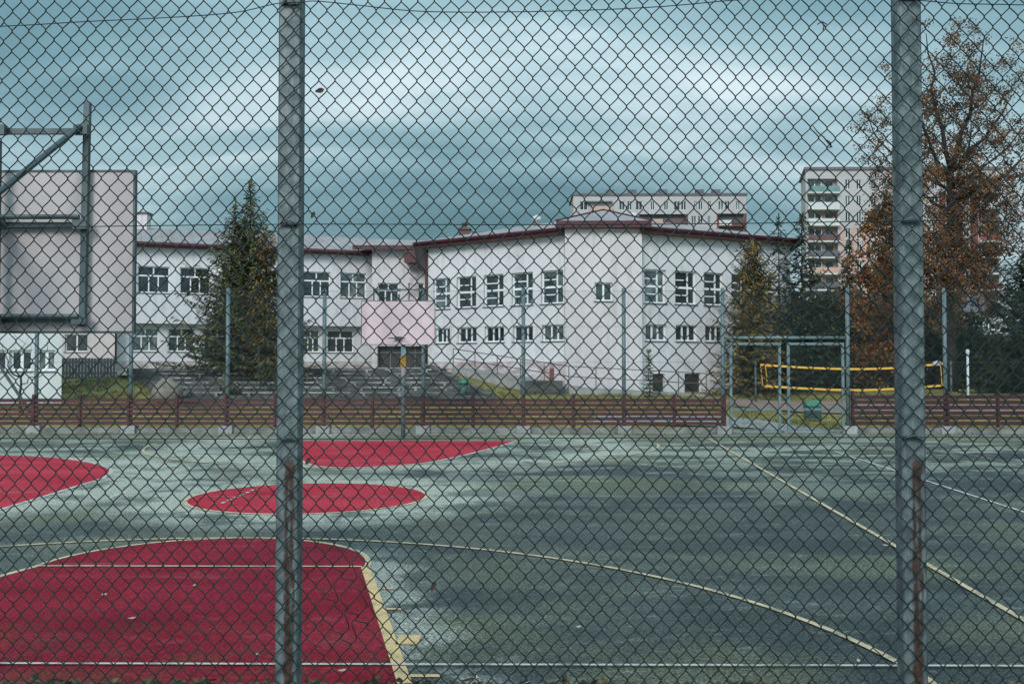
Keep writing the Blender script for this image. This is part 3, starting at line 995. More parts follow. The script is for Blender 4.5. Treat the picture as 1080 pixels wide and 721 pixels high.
def window(A, u, n, o, parent, style, ft=0.065, sill=True, fmat='frame', rec=0.19, gmat='glass', smat='slate'):
    a, b, c, e = o
    w, h = b - a, e - c
    fr = MB()
    d0, d1 = -rec, -rec + 0.05
    ft = min(ft, w * 0.12, h * 0.14)
    fr.wbox(A, u, n, a, a + ft, d0, d1, c, e)
    fr.wbox(A, u, n, b - ft, b, d0, d1, c, e)
    fr.wbox(A, u, n, a + ft, b - ft, d0, d1, c, c + ft)
    fr.wbox(A, u, n, a + ft, b - ft, d0, d1, e - ft, e)
    iu0, iu1, iz0, iz1 = a + ft, b - ft, c + ft, e - ft
    iw, ih = iu1 - iu0, iz1 - iz0

    def vbar(x, y0, y1, k=1.0):
        x = iu0 + x * iw
        fr.wbox(A, u, n, x - ft * k / 2, x + ft * k / 2, d0 + 0.002, d1 - 0.002, iz0 + y0 * ih, iz0 + y1 * ih)

    def hbar(y, x0, x1, k=1.0):
        y = iz0 + y * ih
        fr.wbox(A, u, n, iu0 + x0 * iw, iu0 + x1 * iw, d0 + 0.004, d1 - 0.004, y - ft * k / 2, y + ft * k / 2)
    if style == 'school':
        hbar(0.66, 0, 1, 1.3)
        vbar(0.5, 0.66, 1, 1.2)
        vbar(0.34, 0, 0.66, 1.1)
        vbar(0.66, 0, 0.66, 1.1)
    elif style == 'gym':
        hbar(0.5, 0, 1, 1.6)
        vbar(0.68, 0, 1, 1.0)
        hbar(0.25, 0, 0.68, 0.8)
        hbar(0.75, 0, 0.68, 0.8)
    elif style == 'three':
        vbar(0.36, 0, 1, 1.2)
        vbar(0.68, 0, 1, 1.2)
    elif style == 'two':
        vbar(0.5, 0, 1, 1.3)
    f = build('window', fr, fmat, parent)
    build('pane', MB().wbox(A, u, n, a + ft * 0.5, b - ft * 0.5, -rec - 0.012, -rec - 0.002, c + ft * 0.5, e - ft * 0.5), gmat, f)
    if sill:
        build('sill', MB().wbox(A, u, n, a - 0.05, b + 0.05, -rec + 0.055, 0.06, c - 0.05, c - 0.006), smat, f)
    return f


def line_u(A, B, px):
    """distance along the wall A-B where photo column px crosses it"""
    d = ray(px, 387)
    u = Vector((B.x - A.x, B.y - A.y, 0)).normalized()
    # CAM + k d = A + s u (in plan)
    det = d.x * (-u.y) + d.y * u.x
    k = ((A.x - CAM.x) * (-u.y) + (A.y - CAM.y) * u.x) / det
    p = CAM + d * k
    return (p - Vector((A.x, A.y, p.z))).dot(u)


def ops(A, B, cols, za, zb):
    L = (Vector((B.x, B.y, 0)) - Vector((A.x, A.y, 0))).length
    o = [(line_u(A, B, a), line_u(A, B, b), za, zb) for a, b in cols]
    return [q for q in o if q[0] > 0.05 and q[1] < L - 0.05]


# ------------------------------------------------------------------ school
sb = thing('school_building', 'long white two-storey school with gym hall, grey roof and maroon eaves', 'school', (-6, 52, 1.0))

# --- left wing
LA, LB = at(122, 380, 57.6), at(406, 380, 63.4)
ue = (LB - LA); ue.z = 0; ue.normalize()
ne = Vector((ue.y, -ue.x, 0))
EZ = 9.1
up = ops(LA, LB, [(144, 178), (189, 221), (233, 264), (276, 306), (319, 348), (358.5, 386)], 6.42, 7.98)
mb = MB()
u, n, L = wall(mb, LA, LB, 4.62, EZ, up, 0.27)
LA2, LB2 = LA - ne * 0.6, LB - ne * 0.6
mb.quad((LA.x, LA.y, 4.62), (LA2.x, LA2.y, 4.62), (LB2.x, LB2.y, 4.62), (LB.x, LB.y, 4.62))
build('upper_wall', mb, 'stucco', sb)
for o in up:
    window(LA, u, n, o, sb, 'school')
low = ops(LA2, LB2, [(138.5, 167), (177, 205), (215, 243), (254, 282), (291, 313), (318, 337), (345, 373)], 2.98, 4.38)
mb = MB()
u, n, L = wall(mb, LA2, LB2, 2.0, 4.619, low, 0.27)
build('lower_wall', mb, 'stucco', sb)
for o in low:
    window(LA2, u, n, o, sb, 'school')
mb = MB().wbox(LA2, u, n, 0.0, L, 0.003, 0.05, 1.6, 2.42)
build('stained_plinth', mb, 'stain', sb)
# side returns of the wing
mb = MB()
LBk, LAk = LB - ne * 12, LA - ne * 12
wall(mb, LB, LBk, 1.6, EZ)
wall(mb, LAk, LA, 1.6, EZ)
wall(mb, LBk, LAk, 1.6, EZ)
build('side_wall', mb, 'stucco', sb)
# roof of the wing
ov = 0.55
a0, b0 = LA + ne * ov - ue * 14.0, LB + ne * ov + ue * 0.5
rdg = 7.0
ar, br = LA - ne * rdg - ue * 14.0, LB - ne * rdg + ue * 3.0
ak, bk = LA - ne * 12.6 - ue * 14.0, LB - ne * 12.6 + ue * 0.5
ZR = 11.15
mb = MB()


def z3(p, z):
    return (p.x, p.y, z)


for za_, zb_ in ((EZ + 0.26, ZR), (EZ + 0.16, ZR - 0.1)):
    mb.quad(z3(a0, za_), z3(b0, za_), z3(br, zb_), z3(ar, zb_))
    mb.quad(z3(ar, zb_), z3(br, zb_), z3(bk, za_), z3(ak, za_))
    mb.poly([z3(b0, za_), z3(bk, za_), z3(br, zb_)])
rf = build('roof', mb, 'roof', sb)
mb = MB()
dv = (Vector(z3(ar, ZR)) - Vector(z3(a0, EZ + 0.26)))
Lr = (b0 - a0).length
for k in range(int(Lr / 0.6)):
    p = Vector(z3(a0 + ue * (k * 0.6 + 0.3), EZ + 0.275))
    mb.beam(p, p + dv, 0.05, 0.03)
build('roof_seams', mb, 'roof', rf)
mb = MB()
mb.wbox(a0, ue, ne, 0, Lr, -0.03, 0.03, EZ - 0.02, EZ + 0.24)
mb.tube([z3(a0 + ne * 0.11, EZ + 0.12), z3(b0 + ne * 0.11, EZ + 0.12)], 0.09, 8)
mb.wbox(a0, ue, ne, 0, Lr, -0.6, -0.035, EZ + 0.0, EZ + 0.03)
build('fascia', mb, 'maroon_metal', sb)
# chimney
c_ = at(149, 230, 64.0)
mb = MB().box(c_.x - 0.5, c_.x + 0.5, c_.y - 0.35, c_.y + 0.35, 10.3, 11.9)
ch = build('chimney', mb, 'stucco_pink', rf)
build('chimney_cap', MB().box(c_.x - 0.6, c_.x + 0.6, c_.y - 0.45, c_.y + 0.45, 11.902, 12.02), 'slate', ch)
mb = MB().tube([z3(LB + ne * 0.55 - ue * 0.1, EZ - 0.05), z3(LB + ne * 0.5 - ue * 0.1, EZ - 0.35), z3(LB + ne * 0.12 - ue * 0.9, EZ - 0.95)], 0.06, 8)
build('downpipe', mb, 'maroon_metal', sb, True)
p = LA + ne * 0.12
mb = MB().tube([z3(p, EZ - 0.1), z3(p, 2.2)], 0.06, 8)
build('downpipe', mb, 'maroon_metal', sb, True)
# recessed part left of the wing
RA, RB = at(-60, 380, 60.5), at(122, 380, 60.5)
o = ops(RA, RB, [(20, 46), (68, 92)], 2.98, 4.05)
mb = MB()
u, n, L = wall(mb, RA, RB, 1.2, EZ, o, 0.27)
build('recessed_wall', mb, 'stucco_pink', sb)
for q in o:
    window(RA, u, n, q, sb, 'two')

# --- link with the entrance
KA, KB = at(392, 380, 61.5), at(470, 380, 61.5)
KZ = 9.15
o = ops(KA, KB, [(398, 420), (430, 447)], 6.05, 7.25)
d_o = ops(KA, KB, [(398, 450)], 2.02, 3.35)
mb = MB()
u, n, L = wall(mb, KA, KB, 1.6, KZ + 0.24, o + d_o, 0.5)
build('link_wall', mb, 'stucco_pink', sb)
for q in o:
    window(KA, u, n, q, sb, 'school')
q = d_o[0]
mb = MB().wbox(KA, u, n, q[0], q[1], -0.50, -0.46, q[2], q[3])
dr = build('door', mb, 'dark_door', sb)
mb = MB()
wd = q[1] - q[0]
for k in range(5):
    x = q[0] + wd * k / 4
    mb.wbox(KA, u, n, max(q[0], x - 0.04), min(q[1], x + 0.04), -0.455, -0.40, q[2], q[3])
mb.wbox(KA, u, n, q[0], q[1], -0.398, -0.37, q[3] - 0.45, q[3] - 0.37)
build('door_frame', mb, 'slate', dr)
mb = MB()
k0, k1 = at(372, 258, 60.8), at(449, 262, 60.8)
kr0, kr1 = at(392, 252, 66), at(470, 257, 66)
mb.quad(z3(k0, KZ + 0.32), z3(k1, KZ + 0.32), z3(kr1, 10.4), z3(kr0, 10.6))
mb.quad(z3(k0, KZ + 0.26), z3(kr0, 10.54), z3(kr1, 10.34), z3(k1, KZ + 0.26))
build('link_roof', mb, 'roof', sb)
mb = MB().wbox(k0, Vector((1, 0, 0)), Vector((0, -1, 0)), 0, k1.x - k0.x, 0.003, 0.08, KZ + 0.10, KZ + 0.36)
bx0, bx1 = at(427, 270, 60.5).x, at(448, 270, 60.5).x
mb.box(bx0, bx1, 60.2, 61.4, at(430, 277, 60.5).z, KZ - 0.02)
build('fascia', mb, 'maroon_metal', sb)
build('rain_stain', MB().box(bx0 + 0.2, bx0 + 0.75, 61.484, 61.496, 4.9, at(430, 279, 60.5).z), 'stain', sb)

# --- gym hall
GZ = 8.02
P2, P1 = at(448.5, 387, 50.0), at(600, 387, 44.75)
P3, P4 = at(673, 387, 44.5), at(834, 387, 48.9)
big = ops(P2, P1, [(456.5, 474.5), (481.5, 502), (510, 531), (539.5, 562), (570.5, 594)], 4.94, 6.46)
sml = ops(P2, P1, [(459, 474.5), (482.5, 502.5), (511, 531.5), (541, 562), (571.5, 594.5)], 3.24, 3.98)
mb = MB()
u, n, L = wall(mb, P2, P1, 0.3, GZ, big + sml, 0.27)
build('gym_wall', mb, 'stucco', sb)
for q in big:
    window(P2, u, n, q, sb, 'gym')
for q in sml:
    window(P2, u, n, q, sb, 'three')
mb = MB().wbox(P2, u, n, 0.2, L - 0.02, 0.003, 0.03, 1.0, 2.3)
build('stained_plinth', mb, 'stain', sb)
build('downpipe', MB().tube([z3(P2 + n * 0.1 + u * 0.15, GZ), z3(P2 + n * 0.1 + u * 0.15, 2.2)], 0.07, 8), 'maroon_metal', sb, True)
big = ops(P3, P4, [(680, 703), (712.5, 735), (743, 763.5), (772, 791), (800, 818)], 4.94, 6.46)
sml = ops(P3, P4, [(681, 703.5), (713, 735.5), (744, 764), (773, 792)], 3.24, 3.98)
drs = ops(P3, P4, [(688, 701), (722, 739)], 0.55, 1.75)
mb = MB()
u, n, L = wall(mb, P3, P4, 0.0, GZ, big + sml + drs, 0.27)
build('gym_wall', mb, 'stucco', sb)
for q in big:
    window(P3, u, n, q, sb, 'gym')
for q in sml:
    window(P3, u, n, q, sb, 'three')
for q in drs:
    build('door', MB().wbox(P3, u, n, q[0], q[1], -0.19, -0.14, q[2], q[3]), 'dark_door', sb)
u3, n3 = u, n
# corner block between the two halls
TY = 44.15
TA, TB = at(596, 387, TY), at(677.5, 387, TY)
o = ops(TA, TB, [(627.5, 646)], 4.98, 5.8)
mb = MB()
u, n, L = wall(mb, TA, TB, 0.3, 8.2, o, 0.27)
Tk = Vector((0, 3, 0))
wall(mb, TB, TB + Tk, 0.3, 8.2)
wall(mb, TA + Tk, TA, 0.3, 8.2)
build('corner_wall', mb, 'stucco_pink', sb)
for q in o:
    window(TA, u, n, q, sb, 'two')
ex = 0.38
e0, e1 = Vector((TA.x - ex, TY - ex, 0)), Vector((TB.x + ex, TY - ex, 0))
cz = 8.2
apex = at(636, 221.5, 48.0)
mb = MB()
k0, k1 = Vector((TA.x - ex, TY + 6, 0)), Vector((TB.x + ex, TY + 6, 0))
mb.poly([z3(e0, cz + 0.3), z3(e1, cz + 0.3), z3(apex, apex.z)])
mb.poly([z3(e1, cz + 0.3), z3(k1, cz + 0.3), z3(apex, apex.z)])
mb.poly([z3(k0, cz + 0.3), z3(e0, cz + 0.3), z3(apex, apex.z)])
mb.poly([z3(k1, cz + 0.3), z3(k0, cz + 0.3), z3(apex, apex.z)])
cr = build('corner_roof', mb, 'roof', sb)
mb = MB()
mid = lambda p, f: Vector(z3(p, cz + 0.32)).lerp(Vector((apex.x, apex.y, apex.z + 0.02)), f)
for p in (e0, e1):
    mb.beam(mid(p, 0.0), mid(p, 1.0), 0.14, 0.06)
build('ridge_cap', mb, 'maroon_metal', cr)
mb = MB()
mb.box(e0.x, e1.x, TY - ex - 0.03, TY - ex + 0.03, cz, cz + 0.29)
mb.box(e0.x, e0.x + 0.05, TY - ex + 0.032, TY + 3, cz, cz + 0.29)
mb.box(e1.x - 0.05, e1.x, TY - ex + 0.032, TY + 3, cz, cz + 0.29)
mb.box(e0.x + 0.052, e1.x - 0.052, TY - ex + 0.032, TY + 2.9, cz + 0.002, cz + 0.03)
build('fascia', mb, 'maroon_metal', sb)
# gym roofs
P5, P6 = Vector((15.5, 66, 0)), Vector((-6.2, 66, 0))
mb = MB()
wall(mb, P4, P5, 0.0, GZ)
wall(mb, P5, P6, 0.0, GZ)
wall(mb, P6, P2, 0.0, GZ)
build('side_wall', mb, 'stucco', sb)
cen = Vector((4.4, 55.0, 0))
loop = [P2, P1, P3, P4, P5, P6]


def outp(p, k):
    d = Vector((p.x - cen.x, p.y - cen.y, 0))
    return p + d.normalized() * k


outer = [outp(p, 0.5) for p in loop]
inner = [Vector((cen.x + (p.x - cen.x) * 0.42, cen.y + (p.y - cen.y) * 0.42, 0)) for p in loop]
ZI = 9.62
mb = MB()
for i in range(6):
    j = (i + 1) % 6
    mb.quad(z3(outer[i], GZ + 0.30), z3(outer[j], GZ + 0.30), z3(inner[j], ZI), z3(inner[i], ZI))
mb.poly([z3(p, ZI) for p in inner])
mb.poly([z3(p, GZ + 0.02) for p in reversed(outer)])
gr = build('gym_roof', mb, 'roof', sb)
mb = MB()
for i in (0, 2, 3, 5):
    j = (i + 1) % 6
    d = (outer[j] - outer[i]).normalized()
    nn = Vector((d.y, -d.x, 0))
    mb.wbox(outer[i], d, nn, 0, (outer[j] - outer[i]).length, 0.003, 0.05, GZ - 0.03, GZ + 0.29)
    mb.tube([z3(outer[i] + nn * 0.13, GZ + 0.20), z3(outer[j] + nn * 0.13, GZ + 0.20)], 0.08, 8)
build('fascia', mb, 'maroon_metal', sb)
# roof furniture
p = at(490, 246, 53.0)
mb = MB().box(p.x - 0.28, p.x + 0.28, 52.7, 53.3, 8.6, p.z + 0.15)
mb.box(p.x - 0.36, p.x + 0.36, 52.6, 53.4, p.z + 0.152, p.z + 0.24)
mb.tube([(p.x, 53, p.z + 0.24), (p.x, 53, p.z + 0.36), (p.x, 53, p.z + 0.5), (p.x, 53, p.z + 0.62)], [0.18, 0.1, 0.2, 0.03], 10)
build('roof_vent', mb, 'brown_panel', gr)
mb = MB().box(p.x + 0.4, p.x + 1.2, 53.0, 53.1, p.z + 0.02, p.z + 0.1)
for k in range(5):
    mb.box(p.x + 0.42 + k * 0.18, p.x + 0.47 + k * 0.18, 53.02, 53.08, p.z - 0.35, p.z + 0.02)
build('roof_railing', mb, 'slate', gr)
for px_, py_, yy in ((566, 233, 50.0), (668, 230, 51.0)):
    p = at(px_, py_, yy)
    mb = MB().tube([(p.x, yy, p.z - 0.9), (p.x, yy, p.z), (p.x, yy, p.z + 0.02), (p.x, yy, p.z + 0.18), (p.x, yy, p.z + 0.3)], [0.09, 0.09, 0.26, 0.24, 0.03], 12)
    build('roof_vent', mb, 'pale_panel', gr, True)

# ------------------------------------------------------------------ terraces, ramp, low walls
st = thing('terrace_steps', 'weathered grey concrete terrace steps climbing to the school entrance', 'steps', (-9, 42, 0.8))
NS = 7
yA, yB = 37.8, 47.0
zA, zB = 0.78, 1.99
for k in range(NS):
    y0 = yA + (yB - yA) * k / NS
    z = zA + (zB - zA) * (k + 1) / NS
    f0 = k / NS
    xl = at(168 - 40 * f0, 400, y0).x
    xr = at(517 - 62 * f0, 400, y0).x
    mb = MB().box(xl, xr, y0, y0 + 1.75 if k < NS - 1 else 59.0, z - 0.45, z)
    build('step', mb, 'dark_concrete', st)
    nb_ = rnd.randint(2, 3)
    mb = MB()
    for q in range(5):
        xa = xl + 0.6 + (xr - xl - 1.2) * (q + rnd.uniform(0.02, 0.15)) / 5
        xb = xa + (xr - xl) / 5 * rnd.uniform(0.6, 0.8)
        mb.box(xa, xb, y0 + 0.12, y0 + 0.42, z + 0.10, z + 0.145)
        for xx in (xa + 0.2, xb - 0.3):
            mb.box(xx, xx + 0.1, y0 + 0.15, y0 + 0.39, z - 0.01, z + 0.099)
    if k < NS - 1:
        build('seat_planks', mb, 'seat', st)
a, b = at(452, 384.5, 47.0), at(519, 416.5, 37.9)
mb = MB().hexa([(b.x - 0.16, b.y, 0.3), (b.x + 0.16, b.y, 0.3), (a.x + 0.16, a.y, 0.8), (a.x - 0.16, a.y, 0.8),
                (b.x - 0.16, b.y, b.z), (b.x + 0.16, b.y, b.z), (a.x + 0.16, a.y, a.z), (a.x - 0.16, a.y, a.z)])
build('cheek_wall', mb, 'dark_concrete', st)

# ramp beside the gym
rp_ = thing('access_ramp', 'sloping concrete ramp with thin handrail along the gym wall', 'ramp', (2, 44, 0.8))
ra, rb, rc = at(478, 388, 46.8), at(600, 408, 43.2), at(745, 416, 42.6)
mb = MB()
for p, q in ((ra, rb), (rb, rc)):
    d = (q - p); d.z = 0; d.normalize()
    nn = Vector((d.y, -d.x, 0)) * 0.14
    mb.hexa([z3(p + nn, 0.2), z3(q + nn, 0.2), z3(q - nn * 9, 0.2), z3(p - nn * 9, 0.2),
             z3(p + nn, p.z), z3(q + nn, q.z), z3(q - nn * 9, q.z), z3(p - nn * 9, p.z)])
build('ramp_wall', mb, 'concrete', rp_)
mb = MB()
hp = []
for p, q, k in ((ra, rb, 5), (rb, rc, 5)):
    for i in range(k + (1 if p is rb else 0)):
        hp.append(p.lerp(q, i / k))
for hgt in (0.46, 0.9):
    mb.tube([h + Vector((0, 0, hgt)) for h in hp], 0.022, 6)
for h in hp:
    mb.tube([h - Vector((0, 0, 0.02)), h + Vector((0, 0, 0.9))], 0.022, 6)
build('handrail', mb, 'brown_panel', rp_)
p = at(571, 410, 42.6)
solo('concrete_block', MB().box(p.x - 0.9, p.x + 0.9, 42.3, 43.0, 0.5, p.z + 0.35), 'dark_concrete', 'low weathered concrete wall block beside the ramp', 'wall')
p = at(582, 390, 42.9)
solo('rusty_post', MB().box(p.x - 0.1, p.x + 0.1, 42.9, 43.06, 1.0, at(578, 388, 42.9).z), 'brick_red', 'short rusty square post on the ramp wall', 'post')

# slatted screen and low bright outbuilding on the left
A_, B_ = at(62, 390, 50.0), at(123, 390, 50.0)
mb = MB()
k = int((B_.x - A_.x) / 0.16)
for i in range(k):
    x = A_.x + i * 0.16
    mb.box(x, x + 0.13, 50.0, 50.04, 1.2, at(90, 377.5, 50).z + rnd.uniform(-0.02, 0.02))
mb.box(A_.x, B_.x, 50.043, 50.09, 1.7, 1.8)
mb.box(A_.x, B_.x, 50.043, 50.09, 2.25, 2.35)
solo('slatted_screen', mb, 'slats', 'dark grey vertical board screen above the grass mound', 'screen')
ob = thing('outbuilding', 'low bright white building at far left behind the barrier', 'building', (-20, 39, 0))
A_, B_ = at(-190, 390, 38.0), at(65, 390, 38.0)
o = ops(A_, B_, [(-120, -90), (-62, -32), (-22, 6), (9.5, 33), (37, 58)], at(20, 391, 38).z, at(20, 369, 38).z)
mb = MB()
u, n, L = wall(mb, A_, B_, -0.1, 5.4, o, 0.27)
BK, AK = at(62, 390, 46.0), at(-190, 390, 46.0)
wall(mb, B_, BK, -0.1, 5.4)
wall(mb, AK, A_, -0.1, 5.4)
wall(mb, BK, AK, -0.1, 5.4)
build('wall', mb, 'stucco_white', ob)
for q in o:
    window(A_, u, n, q, ob, 'two', ft=0.09)
build('roof', MB().prism([(A_.x - 0.2, 37.85), (B_.x + 0.1, 37.85), (BK.x + 0.1, 46.15), (AK.x - 0.2, 46.15)], 5.402, 5.6), 'slate', ob)

# ------------------------------------------------------------------ panel blocks far behind
def z_at(py, Y):
    return at(540, py, Y).z


ap = thing('apartment_block', 'pale flat-roofed apartment block rising behind the gym roof', 'apartment block', (27, 195, 0))
Y = 195.0
XA = lambda px: at(px, 220, Y).x
ztop = z_at(206.5, Y)
w1 = [(612, 620), (653.5, 659.5), (662, 667), (671, 678), (687, 691), (701, 705.5), (711.5, 718), (719, 724.5), (732.5, 736), (737.5, 742), (747.5, 751), (758.5, 764), (765.5, 770.5), (777, 781.5)]
w2 = [(612, 620), (651, 656), (659, 664), (730, 735), (737, 742), (747, 750.5)]
A_, B_ = at(605, 380, Y), at(788, 380, Y)
O = []
O1 = ops(A_, B_, w1, z_at(221.5, Y), z_at(212.5, Y))
O2 = ops(A_, B_, w2, z_at(236.5, Y), z_at(228, Y))
O3 = ops(A_, B_, w2, z_at(251.5, Y), z_at(243, Y))
lg = [(759, 786), (675, 724)]
L1 = ops(A_, B_, lg[:1] , z_at(251, Y), z_at(225.5, Y)) + ops(A_, B_, lg[1:], z_at(248, Y), z_at(226, Y))
mb = MB()
u, n, L = wall(mb, A_, B_, 0, ztop, O1 + O2 + O3 + L1, 1.2)
for p, q in ((B_, B_ + Vector((0, 12, 0))), (A_ + Vector((0, 12, 0)), A_), (B_ + Vector((0, 12, 0)), A_ + Vector((0, 12, 0)))):
    wall(mb, p, q, 0, ztop)
build('wall', mb, 'panel_grey', ap)
rf = build('roof', MB().box(A_.x - 0.25, B_.x + 0.25, Y - 0.25, Y + 12.2, ztop + 0.002, ztop + 0.45), 'slate', ap)
for px_ in (642, 665, 697, 735, 752):
    p = at(px_, 206, Y + 5)
    build('chimney', MB().box(p.x - 0.8, p.x + 0.8, Y + 1.4, Y + 2.8, ztop + 0.452, ztop + 1.45), 'slate', rf)
for q in O1 + O2 + O3:
    window(A_, u, n, q, ap, 'two', ft=0.07, sill=False)
for i, q in enumerate(L1):
    lgm = MB().wbox(A_, u, n, q[0], q[1], -1.2, -1.15, q[2], q[3])
    b_ = build('loggia', lgm, 'slate', ap)
    mid_ = (q[2] + q[3]) / 2
    build('balcony_slab', MB().wbox(A_, u, n, q[0] + 0.02, q[1] - 0.02, -1.14, 0.1, mid_ - 0.15, mid_ + 0.05), 'brick_red', b_)
    wcol = 'pale_panel' if i == 0 else 'panel_pink'
    build('railing', MB().wbox(A_, u, n, q[0] + 0.05, (q[0] + q[1]) / 2, 0.02, 0.08, mid_ + 0.06, mid_ + 1.1), wcol, b_)
    build('railing', MB().wbox(A_, u, n, (q[0] + q[1]) / 2 + 0.03, q[1] - 0.05, 0.02, 0.08, mid_ + 0.06, mid_ + 1.1), 'brown_panel', b_)
    build('side_frame', MB().wbox(A_, u, n, q[0] - 0.4, q[0] - 0.003, 0.003, 0.14, q[2], q[3]).wbox(A_, u, n, q[1] + 0.003, q[1] + 0.4, 0.003, 0.14, q[2], q[3]), 'brick_red', b_)
a_, b_ = line_u(A_, B_, 624), line_u(A_, B_, 646)
build('balcony_front', MB().wbox(A_, u, n, a_, b_, 0.003, 0.9, z_at(240, Y), z_at(218.5, Y)), 'panel_pink', ap)
build('balcony_roof', MB().wbox(A_, u, n, line_u(A_, B_, 618), b_, 0.003, 1.1, z_at(214.2, Y), z_at(213, Y)), 'slate', ap)

bp = thing('apartment_block', 'tall apartment tower with coloured balconies behind the autumn tree', 'apartment block', (66, 173, 0))
Y = 173.0
ztop = z_at(180, Y)
A_, B_ = at(851, 380, Y), at(1057, 380, Y)
pit = 17.0
wcols = [(893, 898.5), (905, 910), (920, 926), (934, 941), (985, 991), (1000, 1008), (1018, 1024)]
O = []
for k in range(9):
    O += ops(A_, B_, wcols, z_at(200 + pit * k, Y), z_at(190 + pit * k, Y))
lc = [(853, 885), (1034, 1055)]
LG = []
for k in range(8):
    for c_ in lc:
        LG.append((k, ops(A_, B_, [c_], z_at(203.5 + pit * k, Y), z_at(189 + pit * k, Y))[0], c_))
mb = MB()
u, n, L = wall(mb, A_, B_, 0, ztop, O + [q for _, q, _ in LG], 1.3)
AK = at(846, 380, Y + 12)
for p, q in ((B_, B_ + Vector((0, 12, 0))), (AK, A_), (B_ + Vector((0, 12, 0)), AK)):
    wall(mb, p, q, 0, ztop)
build('wall', mb, 'panel_grey', bp)
build('roof', MB().prism([(A_.x - 0.3, Y - 0.3), (B_.x + 0.3, Y - 0.3), (B_.x + 0.3, Y + 12.2), (AK.x - 0.3, Y + 12.2)], ztop + 0.002, ztop + 0.5), 'slate', bp)
a_, b_ = line_u(A_, B_, 886.5), line_u(A_, B_, 1030)
segs = [(888, 892), (899.5, 904), (911, 919), (927, 933), (942, 984)]
mb = MB()
for s0, s1 in segs:
    mb.wbox(A_, u, n, line_u(A_, B_, s0), line_u(A_, B_, s1), 0.003, 0.06, 2, z_at(240, Y))
build('salmon_panels', mb, 'panel_pink', bp)
mb = MB()
for s0, s1 in [(992, 999), (1009, 1017), (1025, 1033)]:
    mb.wbox(A_, u, n, line_u(A_, B_, s0), line_u(A_, B_, s1), 0.003, 0.06, 2, z_at(203, Y))
build('brown_panels', mb, 'brick_red', bp)
for q in O:
    window(A_, u, n, q, bp, 'two', ft=0.07, sill=False)
pal = ['teal_panel', 'pale_panel', 'pale_panel', 'brown_panel', 'slate', 'panel_pink', 'slate', 'pale_panel']
pal2 = ['slate', 'pale_panel', 'brown_panel', 'brick_red', 'brown_panel', 'slate', 'brick_red', 'pale_panel']
for k, q, c_ in LG:
    bl = MB().wbox(A_, u, n, q[0], q[1], -1.3, -1.25, q[2], q[3])
    b_ = build('balcony', bl, 'panel_pink' if k > 1 else 'panel_grey', bp)
    build('slab', MB().wbox(A_, u, n, q[0] - 0.15, q[1] + 0.15, 0.003, 0.9, q[2] - 0.28, q[2] - 0.02), 'pale_panel', b_)
    col_ = (pal if c_ is lc[0] else pal2)[k]
    build('railing', MB().wbox(A_, u, n, q[0] - 0.1, q[1] + 0.1, 0.8, 0.88, q[2] - 0.015, q[2] + 1.0), col_, b_)
    w = q[1] - q[0]
    for f0, f1 in ((0.1, 0.5), (0.66, 0.9)):
        g_ = (q[0] + w * f0, q[0] + w * f1, q[2] + 0.7, q[3] - 0.25)
        build('balcony_window', MB().wbox(A_, u, n, g_[0], g_[1], -1.245, -1.2, g_[2], g_[3]), 'glass', b_)
    build('frame', MB().wbox(A_, u, n, q[0] + w * 0.28, q[0] + w * 0.32, -1.198, -1.15, q[2] + 0.7, q[3] - 0.25).wbox(A_, u, n, q[0] + w * 0.06, q[0] + w * 0.095, -1.198, -1.15, q[2] + 0.7, q[3] - 0.25).wbox(A_, u, n, q[0] + w * 0.505, q[0] + w * 0.54, -1.198, -1.15, q[2] + 0.7, q[3] - 0.25), 'frame', b_)

# small house right
hs = thing('small_house', 'small pale house with slate grey roof between the right-hand trees', 'house', (42, 90, 0))
Y = 90.0
A_, B_ = at(1008, 380, Y), at(1062, 380, Y)
ze = z_at(330, Y)
mb = MB()
o = ops(A_, B_, [(1018, 1026), (1040, 1048)], z_at(350, Y), z_at(338, Y))
u, n, L = wall(mb, A_, B_, 0, ze, o, 0.27)
bk_ = Vector((0, 7, 0))
wall(mb, B_, B_ + bk_, 0, ze); wall(mb, A_ + bk_, A_, 0, ze); wall(mb, B_ + bk_, A_ + bk_, 0, ze)
build('wall', mb, 'stucco_white', hs)
for q in o:
    window(A_, u, n, q, hs, 'two', sill=False)
mb = MB()
r0, r1 = A_ + Vector((1.6, 3.5, 0)), B_ + Vector((-0.6, 3.5, 0))
zr = z_at(312, Y + 3.5)
c0, c1, c2, c3 = A_ + Vector((-0.5, -0.5, 0)), B_ + Vector((0.5, -0.5, 0)), B_ + Vector((0.5, 7.5, 0)), A_ + Vector((-0.5, 7.5, 0))
mb.quad(z3(c0, ze), z3(c1, ze), z3(r1, zr), z3(r0, zr)).quad(z3(c2, ze), z3(c3, ze), z3(r0, zr), z3(r1, zr))
mb.poly([z3(c1, ze), z3(c2, ze), z3(r1, zr)]).poly([z3(c3, ze), z3(c0, ze), z3(r0, zr)])
build('roof', mb, 'slate', hs)

